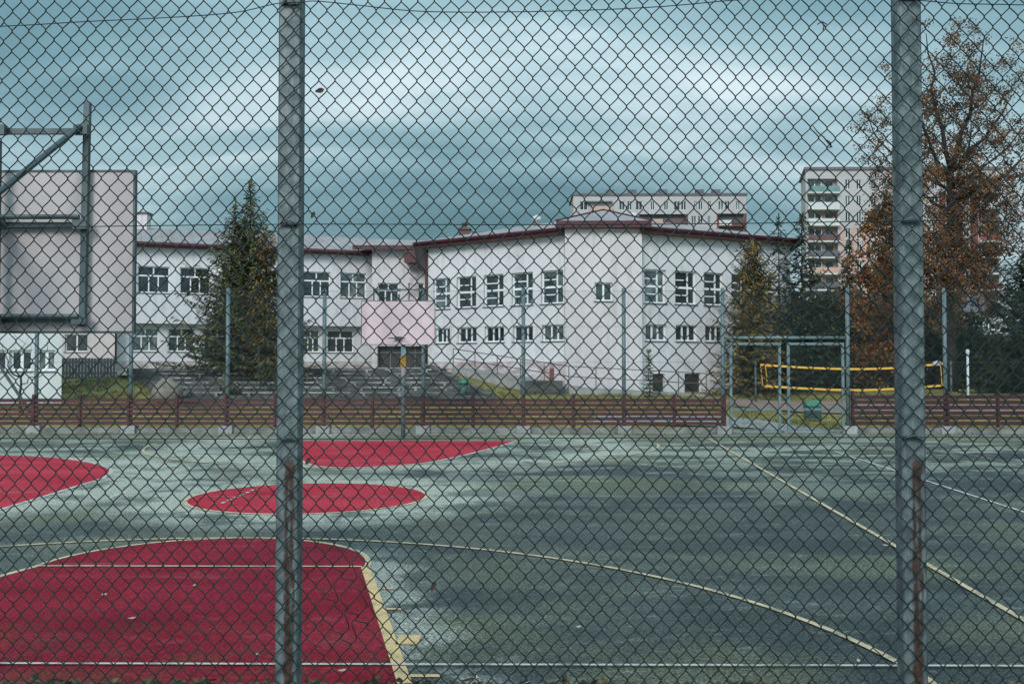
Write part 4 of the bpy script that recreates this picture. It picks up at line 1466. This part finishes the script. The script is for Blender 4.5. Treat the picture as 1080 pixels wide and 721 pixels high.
# ------------------------------------------------------------------ sports ground beyond the gate
mb = MB()
pa = spline([Vector((9.2, 31.25, 0)), Vector((8.7, 32.5, 0)), Vector((6.9, 33.6, 0)), Vector((2.5, 34.2, 0))], 8)
L_ = []
for i, p in enumerate(pa):
    d = (pa[min(i + 1, len(pa) - 1)] - pa[max(i - 1, 0)]).normalized()
    s = Vector((-d.y, d.x, 0)) * 0.85
    L_.append((p - s, p + s))
for (a, b), (c, d) in zip(L_, L_[1:]):
    mb.quad(*[(p.x, p.y, max(terrain_h(p.x, p.y), terrain_h(p.x + 0.5, p.y), terrain_h(p.x - 0.5, p.y)) + 0.05) for p in (a, c, d, b)])
mb.quad((6.2, 31.22, 0.004), (10.2, 31.22, 0.004), (10.0, 32.6, 0.03), (7.4, 32.6, 0.03))
struct('path', mb, 'paving')
mb = MB()
for i in range(24):
    xa, xb = 7.5 + i * 1.8, 7.5 + (i + 1) * 1.8
    mb.quad((xa, 38.2, terrain_h(xa, 38.2) + 0.05), (xb, 38.2, terrain_h(xb, 38.2) + 0.05), (xb, 41.9, terrain_h(xb, 41.9) + 0.06), (xa, 41.9, terrain_h(xa, 41.9) + 0.06))
struct('clay_track', mb, 'clay')

# volleyball net
vy = 41.0
vn = thing('volleyball_net', 'black volleyball net with bright yellow tapes seen through the gate', 'net', (at(900, 400, vy).x, vy, 0))
x0, x1 = at(804, 386, vy).x, at(997, 383, vy).x


def sag(px0, px1, pts):
    return spline([at(a, b, vy) for a, b in pts], 8)


topl = sag(0, 0, [(802, 384.5), (850, 387.5), (900, 389), (950, 387.5), (997, 383)])
botl = sag(0, 0, [(806, 406.8), (850, 409.5), (900, 411.2), (950, 409.5), (997, 406)])
for ln, nm in ((topl, 'top_tape'), (botl, 'bottom_tape')):
    mb = MB()
    for a, b in zip(ln, ln[1:]):
        mb.beam(a, b, 0.012, 0.085)
    build(nm, mb, 'yellow_tape', vn)
mb = MB()
mb.beam(topl[0], botl[0] + Vector((-0.06, 0, 0)), 0.05, 0.02)
mb.beam(topl[0] + Vector((0.2, 0, 0)), botl[0] + Vector((0.14, 0, 0)), 0.05, 0.02)
mb.beam(topl[-1], botl[-1], 0.05, 0.02)
mb.beam(topl[-1] + Vector((-0.2, 0, 0)), botl[-1] + Vector((-0.14, 0, 0)), 0.05, 0.02)
build('side_tape', mb, 'yellow_tape', vn)
mb = MB()
N = 74
f = lambda ln, s: ln[min(int(s * (len(ln) - 1)), len(ln) - 2)].lerp(ln[min(int(s * (len(ln) - 1)), len(ln) - 2) + 1], s * (len(ln) - 1) - min(int(s * (len(ln) - 1)), len(ln) - 2))
for i in range(N + 1):
    mb.tube([f(topl, i / N), f(botl, i / N)], 0.002, 3, False)
for k in range(1, 9):
    mb.tube([f(topl, i / 16).lerp(f(botl, i / 16), k / 9) for i in range(17)], 0.002, 3, False)
build('net_cords', mb, 'net', vn)
for px_, s in ((797, -1), (1003, 1)):
    x = at(px_, 400, vy).x
    build('pole', MB().tube([(x, vy, -0.05), (x, vy, 2.3)], 0.045, 10), 'dark_steel', vn, True)
p = at(988, 383, vy - 0.05)
solo('pale_rag', MB().blob((p.x, p.y, p.z), 0.2, 0.07, 0.1, 3, 0.5, 6), 'pale_panel', 'pale rag hanging over the yellow net tape at its right end', 'rag', smooth=True)

# striped pole, bin, playground board
p = at(1020.5, 372, 43.0)
mb = MB().tube([(p.x, 43, -0.05), (p.x, 43, p.z - 0.08)], 0.05, 10).tube([(p.x, 43, p.z - 0.08), (p.x, 43, p.z), (p.x, 43, p.z + 0.1), (p.x, 43, p.z + 0.16)], [0.055, 0.08, 0.08, 0.03], 10)
solo('white_pole', mb, 'white_steel', 'thin white pole with knob top behind the dark barrier', 'pole', smooth=True)
bn = thing('litter_bin', 'green litter bin on a short post seen through the right gate leaf', 'litter bin', (at(857, 445, 36).x, 36, 0))
x = at(857, 445, 36).x
zt_ = at(857, 422, 36).z
zb_ = at(857, 441, 36).z
mb = MB().hexa([(x - 0.23, 35.85, zb_), (x + 0.23, 35.85, zb_), (x + 0.23, 36.2, zb_), (x - 0.23, 36.2, zb_),
                (x - 0.27, 35.8, zt_ - 0.2), (x + 0.27, 35.8, zt_ - 0.2), (x + 0.27, 36.24, zt_ - 0.2), (x - 0.27, 36.24, zt_ - 0.2)])
build('bin_body', mb, 'bin_dark', bn)
mb = MB().hexa([(x - 0.29, 35.78, zt_ - 0.198), (x + 0.29, 35.78, zt_ - 0.198), (x + 0.29, 36.26, zt_ - 0.198), (x - 0.29, 36.26, zt_ - 0.198),
                (x - 0.25, 35.9, zt_ - 0.02), (x + 0.25, 35.9, zt_ + 0.02), (x + 0.25, 36.2, zt_ + 0.02), (x - 0.25, 36.2, zt_ - 0.02)])
build('lid', mb, 'bin_green', bn)
build('post', MB().box(x + 0.32, x + 0.38, 36.2, 36.26, -0.1, zt_ + 0.02), 'dark_steel', bn)
x, zt_, zb_ = at(489, 404, 39.2).x, at(489, 401, 39.2).z, at(489, 412, 39.2).z
bn = thing('litter_bin', 'small green litter bin on the steps left of the cheek wall', 'litter bin', (x, 39.2, zb_))
build('bin_body', MB().tube([(x, 39.2, zb_ - 0.25), (x, 39.2, zt_ - 0.14)], [0.16, 0.19], 12), 'bin_dark', bn, True)
build('lid', MB().tube([(x, 39.2, zt_ - 0.138), (x, 39.2, zt_ - 0.04), (x, 39.2, zt_ + 0.03)], [0.22, 0.2, 0.06], 12), 'bin_green', bn, True)
pb = thing('play_frame', 'white playground frame with a pale blue board beyond the net', 'playground frame', (at(935, 410, 58).x, 58, 0))
xa, xb = at(930.5, 390, 58).x, at(942, 390, 58).x
for x, py_ in ((xa, 378), (xb, 383.5)):
    build('post', MB().box(x - 0.07, x + 0.07, 57.95, 58.05, -0.1, at(930, py_, 58).z), 'white_steel', pb)
build('board', MB().box(xa - 0.2, xb + 0.5, 57.9, 57.945, at(930, 395, 58).z, at(930, 391.5, 58).z), 'teal', pb)

# grass and weeds
gm = random.Random(5)


def blades(name, regions, mat, label, hmin, hmax):
    mb = MB()
    for (x0, x1, y0, y1, cnt, zf) in regions:
        for _ in range(cnt):
            x, y = gm.uniform(x0, x1), gm.uniform(y0, y1)
            if mnoise.noise((x * 0.9, y * 0.9, 3)) < -0.15:
                continue
            z = zf(x, y)
            for _k in range(3):
                h = gm.uniform(hmin, hmax)
                a = gm.random() * 6.28
                dx, dy = math.cos(a), math.sin(a)
                px_, py_ = x + gm.gauss(0, 0.05), y + gm.gauss(0, 0.05)
                w = h * 0.16
                n0 = len(mb.v)
                mb.v += [(px_ - dy * w, py_ + dx * w, z - 0.02), (px_ + dy * w, py_ - dx * w, z - 0.02), (px_ + dx * h * 0.5, py_ + dy * h * 0.5, z + h)]
                mb.f.append((n0, n0 + 1, n0 + 2))
    o = build(name, mb, mat)
    o['kind'] = 'stuff'
    return tag(o, label, 'grass')


M['grass'] = leafmat('grass_blades', [(0.07, 0.075, 0.022), (0.17, 0.145, 0.045), (0.30, 0.25, 0.10)], 1.0)
blades('grass', [(-20, -13.2, 36, 46, 3200, terrain_h), (-3.5, 8.5, 36.5, 43.5, 3600, terrain_h), (6.8, 16, 32.0, 37.8, 2400, terrain_h), (7.5, 19, 42.3, 47, 2200, terrain_h)], 'grass', 'rough yellowing grass on the banks behind the barriers', 0.05, 0.14)
flat = lambda x, y: 0.0
blades('weeds', [(-17.5, 6.2, 30.55, 30.74, 420, flat), (10.4, 19, 30.55, 30.74, 170, flat), (-4.2, 4.2, 5.99, 6.06, 70, flat)], 'shrub', 'low weeds and moss along the foot of the concrete edges', 0.025, 0.07)

# boulder on the steps
p = at(176, 410, 37.2)
solo('boulder', MB().blob((p.x, 37.2, p.z - 0.15), 0.52, 0.4, 0.5, 4, 0.35, 9), 'boulder', 'sandy rounded boulder at the foot of the terrace steps', 'boulder', smooth=True)


# ------------------------------------------------------------------ trees
def conifer(name, label, base, h, r, mat, seed, clear=0.08, density=1.0, droop=0.25, bark='bark', power=0.85, group=None, card=1.0, spire=1.0, taper=0.018):
    g = random.Random(seed)
    t = thing(name, label, 'tree', base, 0, group)
    bx, by, bz = base
    lean = (g.uniform(-0.02, 0.02), g.uniform(-0.02, 0.02))
    axis = lambda s: Vector((bx + lean[0] * h * s, by + lean[1] * h * s, bz + h * s))
    mb = MB().tube([axis(s) for s in (-0.01, 0.02, 0.15, 0.4, 0.7, 1.0)], [h * taper * 1.35, h * taper * 1.05, h * taper * 0.9, h * taper * 0.65, h * taper * 0.3, 0.01], 9)
    br = MB()
    cr = MB()
    s = clear
    while s < 0.985:
        env = r * ((1 - s) / (1 - clear)) ** power * spire
        nb = max(3, int((5 + 5 * (1 - s)) * density))
        a0 = g.random() * 6.28
        for k in range(nb):
            az = a0 + 6.2832 * k / nb + g.uniform(-0.35, 0.35)
            ln = max(0.12, env * g.uniform(0.5, 1.12) * (1 + 0.30 * mnoise.noise((math.cos(az) * 1.2, math.sin(az) * 1.2, s * h * 0.7 + seed))))
            o = axis(min(0.995, s + g.uniform(-0.012, 0.012)))
            rise = 0.45 * s - droop * (1 - s) * 1.3
            d = Vector((math.cos(az), math.sin(az), 0))
            pts = []
            for q in range(5):
                f_ = q / 4
                pts.append(o + d * ln * f_ + Vector((0, 0, ln * (rise * f_ + 0.28 * f_ * f_ * (1 if s > 0.3 else 0.6)))) + Vector((0, 0, -0.05 * ln * math.sin(f_ * 3))))
            br.tube(pts, [0.012 + 0.012 * ln, 0.010 + 0.009 * ln, 0.008 + 0.006 * ln, 0.006, 0.003], 4, False)
            step = 0.11 * card / max(0.6, density)
            nst = max(2, int(ln / step))
            side = Vector((-d.y, d.x, 0))
            for q in range(nst):
                f_ = (q + 0.6 + g.uniform(-0.3, 0.3)) / nst
                f_ = min(1, f_ ** 0.8)
                i_ = min(3, int(f_ * 4))
                p = pts[i_].lerp(pts[i_ + 1], f_ * 4 - i_)
                for sg in (-1, 1, 0):
                    L = card * g.uniform(0.20, 0.46) * (1.0 - 0.35 * f_) * (0.75 + 0.12 * min(ln, 3))
                    W = L * g.uniform(0.24, 0.40)
                    dr = (d * g.uniform(0.35, 0.9) + side * sg * g.uniform(0.6, 1.1) + Vector((0, 0, g.uniform(-0.75, 0.15)))).normalized()
                    w = dr.cross(Vector((g.uniform(-0.5, 0.5), g.uniform(-0.5, 0.5), 1))).normalized() * W / 2
                    b_ = p + Vector((g.uniform(-0.03, 0.03), g.uniform(-0.03, 0.03), 0))
                    m_ = b_ + dr * L * 0.45
                    cr.quad(b_, m_ - w, b_ + dr * L, m_ + w)
        s += max(0.011, (0.30 / h) * (1.0 - 0.35 * s)) / max(0.7, density) * card
    # leader shoots
    for q in range(14):
        p = axis(1 - 0.06 * g.random())
        dr = Vector((g.uniform(-0.6, 0.6), g.uniform(-0.6, 0.6), 0.8)).normalized()
        w = dr.cross(Vector((0, 1, 0.3))).normalized() * 0.03
        cr.quad(p, p + dr * 0.1 - w, p + dr * 0.25, p + dr * 0.1 + w)
    tr = build('trunk', mb, bark, t, True)
    build('branches', br, bark, tr)
    build('crown', cr, mat, t)
    return t


def broadleaf(name, label, base, height, fork, clusters, mat, seed, cat='tree', leaf=0.14, per=16, spread=0.35, trunk_r=0.25, bark='bark', limbs=None, twig_r=0.012, group=None, gaps=0.55, thr=-9):
    """clusters: (centre offset, radii, number of twig tips)"""
    g = random.Random(seed)
    t = thing(name, label, cat, base, 0, group)
    B = Vector(base)
    tops = []
    wood = MB()
    nodes = []
    top = B + Vector((0, 0, fork))
    tp = [B + Vector((0, 0, -0.15))]
    for i in range(1, 6):
        tp.append(B + Vector((g.uniform(-0.1, 0.1) * trunk_r * 3, g.uniform(-0.1, 0.1), fork * i / 5)))
    wood.tube(tp, [trunk_r * k for k in (1.3, 1.0, 0.92, 0.85, 0.78, 0.68)], 10)
    for q in tp[1:]:
        nodes.append((q, trunk_r * 0.3))
    for (dx, dy, dz), f0, rr in (limbs or []):
        o = B.lerp(tp[-1], f0) if f0 < 1 else tp[-1]
        o = Vector((o.x, o.y, B.z + fork * min(f0, 1.0)))
        e = B + Vector((dx, dy, dz))
        pts = []
        for k in range(8):
            f_ = k / 7
            c_ = o.lerp(e, f_)
            bow = Vector((dx, dy, 0)) * 0.12 * math.sin(f_ * math.pi)
            j = Vector((mnoise.noise((seed, k * 0.7, dx)), mnoise.noise((seed + 9, k * 0.7, dz)), mnoise.noise((seed + 20, k * 0.7, dy)) * 0.5)) * 0.35
            pts.append(c_ + bow + (j if 0 < k else Vector()))
        wood.tube(pts, [rr * (1 - 0.85 * k / 7) for k in range(8)], 7)
        for k, q in enumerate(pts):
            nodes.append((q, rr * (1 - 0.85 * k / 7) * 0.4))
    tw_ = MB()
    lv = MB()
    for (c_, rad, cnt) in clusters:
        for _ in range(cnt):
            d = Vector((g.gauss(0, 1), g.gauss(0, 1), g.gauss(0, 1))).normalized() * (g.random() ** 0.42)
            tip = B + Vector((c_[0] + d.x * rad[0], c_[1] + d.y * rad[1], c_[2] + d.z * rad[2]))
            if tip.z < B.z + 0.1 or mnoise.noise(tip * gaps + Vector((seed, 0, 0))) < thr:
                continue
            nd, nr = min(nodes, key=lambda q: (q[0] - tip).length + (0.7 if q[0].z > tip.z else 0))
            md = nd.lerp(tip, 0.5) + Vector((g.uniform(-0.15, 0.15), g.uniform(-0.15, 0.15), g.uniform(-0.05, 0.2))) * min(1.5, (tip - nd).length)
            r0 = min(nr, twig_r * 2.4) if nr > 0 else twig_r
            pts = [nd, nd.lerp(md, 0.6), md, md.lerp(tip, 0.6) + Vector((0, 0, 0.05)), tip]
            tw_.tube(pts, [r0, r0 * 0.8, r0 * 0.6, r0 * 0.45, 0.004], 4, False)
            nodes.append((md, r0 * 0.55))
            nodes.append((tip, 0.006))
            nl = int(per * g.uniform(0.4, 1.5))
            for _k in range(nl):
                f_ = g.random()
                p = md.lerp(tip, 0.25 + 0.8 * f_) + Vector((g.gauss(0, 1), g.gauss(0, 1), g.gauss(0, 0.8))) * spread * 0.6
                L = leaf * g.uniform(0.6, 1.3)
                dr = Vector((g.gauss(0, 1), g.gauss(0, 1), g.gauss(-0.4, 0.8))).normalized()
                w = dr.cross(Vector((g.gauss(0, 1), g.gauss(0, 1), g.gauss(0, 1)))).normalized() * L * 0.32
                lv.quad(p - dr * L / 2, p - w, p + dr * L / 2, p + w)
    tr = build('trunk', wood, bark, t, True)
    build('twigs', tw_, bark, tr)
    if lv.f:
        build('crown', lv, mat, t)
    return t


def base_at(px, Y, top_py):
    x = at(px, 400, Y).x
    z = terrain_h(x, Y) - 0.03
    return (x, Y, z), at(px, top_py, Y).z - z


G1 = 'conifers growing in front of the school'
b, h = base_at(263, 43.2, 192)
conifer('spruce_tree', 'tallest dark green spruce beside the first fence post, before the school', b, h, 3.3, 'spruce', 11, clear=0.17, density=1.2, power=1.0, group=G1)
b, h = base_at(247, 43.9, 212)
conifer('spruce_tree', 'second dark spruce leaning close left of the tallest one', b, h, 3.1, 'spruce', 12, clear=0.17, density=1.1, power=1.0, group=G1)
b, h = base_at(281, 42.0, 240)
conifer('spruce_tree', 'shorter yellow-brown spruce in front of the tallest dark one', b, h, 1.8, 'spruce_brown', 13, clear=0.17, density=1.1, power=0.7, group=G1)
b, h = base_at(685, 41.5, 372)
conifer('young_spruce', 'tiny young spruce in front of the gym door', b, h, 0.42, 'spruce', 14, clear=0.05, density=1.0, card=0.6)
b, h = base_at(791, 44.6, 254)
conifer('conifer_tree', 'rusty olive conifer right of the gym wall, above the gate post', b, h, 2.05, 'spruce_rust', 15, clear=0.02, density=1.35, power=0.55)
b, h = base_at(823, 46.2, 228)
conifer('spruce_tree', 'thin sparse dark spruce just right of the rusty conifer', b, h, 1.9, 'spruce_dark', 16, clear=0.05, density=0.8, card=1.2, taper=0.010)
b, h = base_at(847, 48.0, 226)
conifer('spruce_tree', 'dark spruce standing before the left edge of the apartment tower', b, h, 2.5, 'spruce_dark', 17, clear=0.05, density=1.0, card=1.35, taper=0.010)
b, h = base_at(899, 60.0, 252)
conifer('spruce_tree', 'slim dark spruce before the salmon part of the apartment tower', b, h, 1.9, 'spruce_dark', 18, clear=0.05, density=1.1, card=1.3, taper=0.010)
b, h = base_at(1088, 47.0, 262)
conifer('spruce_tree', 'broad dark conifer cut by the right edge', b, h, 3.3, 'spruce_dark', 19, clear=0.02, density=1.4, power=0.6, card=1.3)

# dark evergreen mass behind the net, one bush each
bushes = [(814, 52, 322, 1.9, 'dark evergreen bush behind the left gate leaf'),
          (848, 56, 312, 2.4, 'dark evergreen bush behind the centre of the gate'),
          (888, 58, 306, 2.5, 'dark evergreen bush behind the right gate leaf'),
          (985, 58, 318, 2.8, 'dark evergreen bush under the tall autumn tree'),
          (1036, 60, 356, 2.0, 'low dark bush before the small house')]
for i, (px_, Y, tpy, rr, lab) in enumerate(bushes):
    b, h = base_at(px_, Y, tpy)
    broadleaf('evergreen_bush', lab, b, h, h * 0.5, [((0, 0, h * 0.25), (rr * 1.15, rr, h * 0.28), 240), ((0.2, 0, h * 0.62), (rr * 0.95, rr * 0.8, h * 0.38), 240)],
              'evergreen', 40 + i, 'bush', leaf=0.27, per=34, spread=0.5, trunk_r=0.14, limbs=[((rr * 0.5, 0.2, h * 0.8), 0.5, 0.07), ((-rr * 0.5, -0.3, h * 0.8), 0.5, 0.07), ((0, 0.4, h * 0.95), 0.9, 0.07)], group='dark bushes behind the volleyball net')
# rusty tree left of the second post
b, h = base_at(932, 53.0, 200)
broadleaf('copper_beech', 'dense rust-brown tree directly left of the second post', b, h, h * 0.45,
          [((0, 0, h * 0.22), (2.0, 1.5, h * 0.22), 260), ((0.0, 0, h * 0.5), (2.2, 1.5, h * 0.26), 380), ((0.5, 0, h * 0.8), (1.6, 1.1, h * 0.22), 170)],
          'rust_leaf', 50, leaf=0.20, per=30, spread=0.40, trunk_r=0.13, limbs=[((1.0, 0.2, h * 0.8), 0.6, 0.07), ((-0.9, -0.3, h * 0.75), 0.6, 0.07), ((0.2, 0.3, h * 0.95), 1.0, 0.09)], gaps=0.8, thr=-0.16)
# tall autumn tree
b, h = base_at(1004, 50.0, 22)
lim = [((-1.0, 0.3, h * 0.97), 1.0, 0.13), ((1.6, -0.4, h * 0.95), 1.0, 0.14), ((3.6, 0.6, h * 0.82), 0.98, 0.12), ((-2.6, -0.8, h * 0.86), 0.94, 0.11),
       ((-3.8, 0.6, h * 0.66), 0.8, 0.09), ((4.2, -0.6, h * 0.66), 0.85, 0.10), ((3.0, 1.6, h * 0.5), 0.62, 0.08), ((-3.2, 1.2, h * 0.47), 0.6, 0.08),
       ((2.6, -1.6, h * 0.40), 0.55, 0.07), ((-2.4, -1.6, h * 0.36), 0.5, 0.07), ((0.4, 2.4, h * 0.8), 1.0, 0.09), ((0.3, -2.2, h * 0.72), 0.9, 0.09),
       ((-4.6, 0.2, h * 0.76), 0.9, 0.09), ((4.6, 1.0, h * 0.76), 0.9, 0.09)]
broadleaf('autumn_tree', 'tall spreading autumn tree with thinning rust leaves at right', b, h, h * 0.60,
          [((0.2, 0, h * 0.85), (3.6, 2.4, h * 0.155), 380), ((0.3, 0, h * 0.68), (5.5, 3.0, h * 0.17), 760), ((0.3, 0, h * 0.48), (4.6, 2.8, h * 0.17), 1000), ((-0.4, 0, h * 0.30), (3.9, 2.2, h * 0.15), 1000)],
          'dull_leaf', 60, leaf=0.115, per=38, spread=0.27, trunk_r=0.24, limbs=lim, twig_r=0.013, gaps=0.75, thr=-0.10)

# bare sapling and shrubs on the left
b, h = base_at(22, 35.5, 352)
broadleaf('bare_sapling', 'bare leafless sapling in front of the bright white building', b, h, h * 0.45,
          [((0, 0, h * 0.75), (1.3, 0.7, h * 0.3), 26)], 'shrub', 70, leaf=0.05, per=0, trunk_r=0.05, twig_r=0.011,
          limbs=[((0.9, 0.2, h * 0.95), 1.0, 0.03), ((-0.8, -0.2, h * 0.9), 1.0, 0.03), ((1.1, 0, h * 0.6), 0.8, 0.022), ((-0.2, 0.1, h * 1.05), 1.0, 0.03)])
for i, (px_, Y, tpy, rr, lab) in enumerate([(281, 39.5, 385, 0.75, 'low olive shrub under the yellow-brown spruce'), (246, 39.0, 398, 0.5, 'small olive shrub at the foot of the spruces')]):
    b, h = base_at(px_, Y, tpy)
    broadleaf('low_shrub', lab, b, h, h * 0.4, [((0, 0, h * 0.5), (rr, rr * 0.7, h * 0.5), 70)], 'shrub', 80 + i, 'shrub', leaf=0.09, per=16, spread=0.16, trunk_r=0.03, twig_r=0.006,
              limbs=[((rr * 0.4, 0, h * 0.8), 0.6, 0.015), ((-rr * 0.4, 0, h * 0.8), 0.6, 0.015)], group='shrubs under the spruces')

# ------------------------------------------------------------------ light and sky
SUN_EL, SUN_AZ = R(30), R(200)      # azimuth clockwise from +Y: behind the camera, a little to the left
w = bpy.data.worlds.new('World')
SC.world = w
w.use_nodes = True
t = NT(w)
bg = t.n['Background']
sky = t.new('ShaderNodeTexSky', sky_type='NISHITA')
sky.sun_disc = False
sky.sun_elevation = SUN_EL
sky.sun_rotation = SUN_AZ
sky.air_density = 1.5
sky.dust_density = 2.0
tc = t.new('ShaderNodeTexCoord')
sep = t.new('ShaderNodeSeparateXYZ')
t.link(tc.outputs['Generated'], sep.inputs[0])
zc_ = t.math('ADD', t.math('MAXIMUM', sep.outputs[2], 0.0), 0.30)
cmb = t.new('ShaderNodeCombineXYZ')
t.link(t.math('DIVIDE', sep.outputs[0], zc_), cmb.inputs[0])
t.link(t.math('DIVIDE', sep.outputs[1], zc_), cmb.inputs[1])
mp = t.new('ShaderNodeMapping')
mp.inputs['Scale'].default_value = (0.5, 1.15, 1.0)
mp.inputs['Location'].default_value = (7.75, 0.42, 0)
mp.inputs['Rotation'].default_value = (0, 0, R(-4))
t.link(cmb.outputs[0], mp.inputs['Vector'])
n1 = t.noise(mp.outputs['Vector'], 1.35, 5, 0.48, 0.5)
n2 = t.noise(mp.outputs['Vector'], 3.4, 5, 0.5, 0.8)
nn = t.math('ADD', t.math('MULTIPLY', n1, 0.74), t.math('MULTIPLY', n2, 0.26))
cl = t.ramp(nn, [(0.34, (0.080, 0.165, 0.200)), (0.45, (0.135, 0.245, 0.290)), (0.54, (0.25, 0.375, 0.420)), (0.66, (0.52, 0.61, 0.65))])
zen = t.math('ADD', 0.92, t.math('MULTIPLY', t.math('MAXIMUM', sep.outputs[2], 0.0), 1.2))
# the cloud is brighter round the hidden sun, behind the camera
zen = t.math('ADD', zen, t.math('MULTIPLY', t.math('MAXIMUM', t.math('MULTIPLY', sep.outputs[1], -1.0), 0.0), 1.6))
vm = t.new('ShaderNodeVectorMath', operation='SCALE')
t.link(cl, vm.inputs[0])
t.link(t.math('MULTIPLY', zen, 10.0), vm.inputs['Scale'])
mx = t.new('ShaderNodeMix', data_type='RGBA')
mx.clamp_result = False
mx.inputs[0].default_value = 0.95
t.link(sky.outputs['Color'], mx.inputs[6])
t.link(vm.outputs[0], mx.inputs[7])
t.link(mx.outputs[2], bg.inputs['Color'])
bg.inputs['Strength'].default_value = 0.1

sd = bpy.data.lights.new('sun', 'SUN')
sd.energy = 1.5
sd.angle = R(20)
sd.color = (1.0, 0.95, 0.9)
so = bpy.data.objects.new('sun', sd)
COL.objects.link(so)
sv = Vector((math.sin(SUN_AZ) * math.cos(SUN_EL), math.cos(SUN_AZ) * math.cos(SUN_EL), math.sin(SUN_EL)))
so.rotation_euler = sv.to_track_quat('Z', 'Y').to_euler()
so.location = sv * 60

vs = SC.view_settings
vs.view_transform = 'Standard'
vs.look = 'None'
vs.gamma = 1.0
vs.use_curve_mapping = False
vs.exposure = 0.33
SC.cycles.max_bounces = 6
SC.cycles.diffuse_bounces = 3
SC.cycles.glossy_bounces = 2
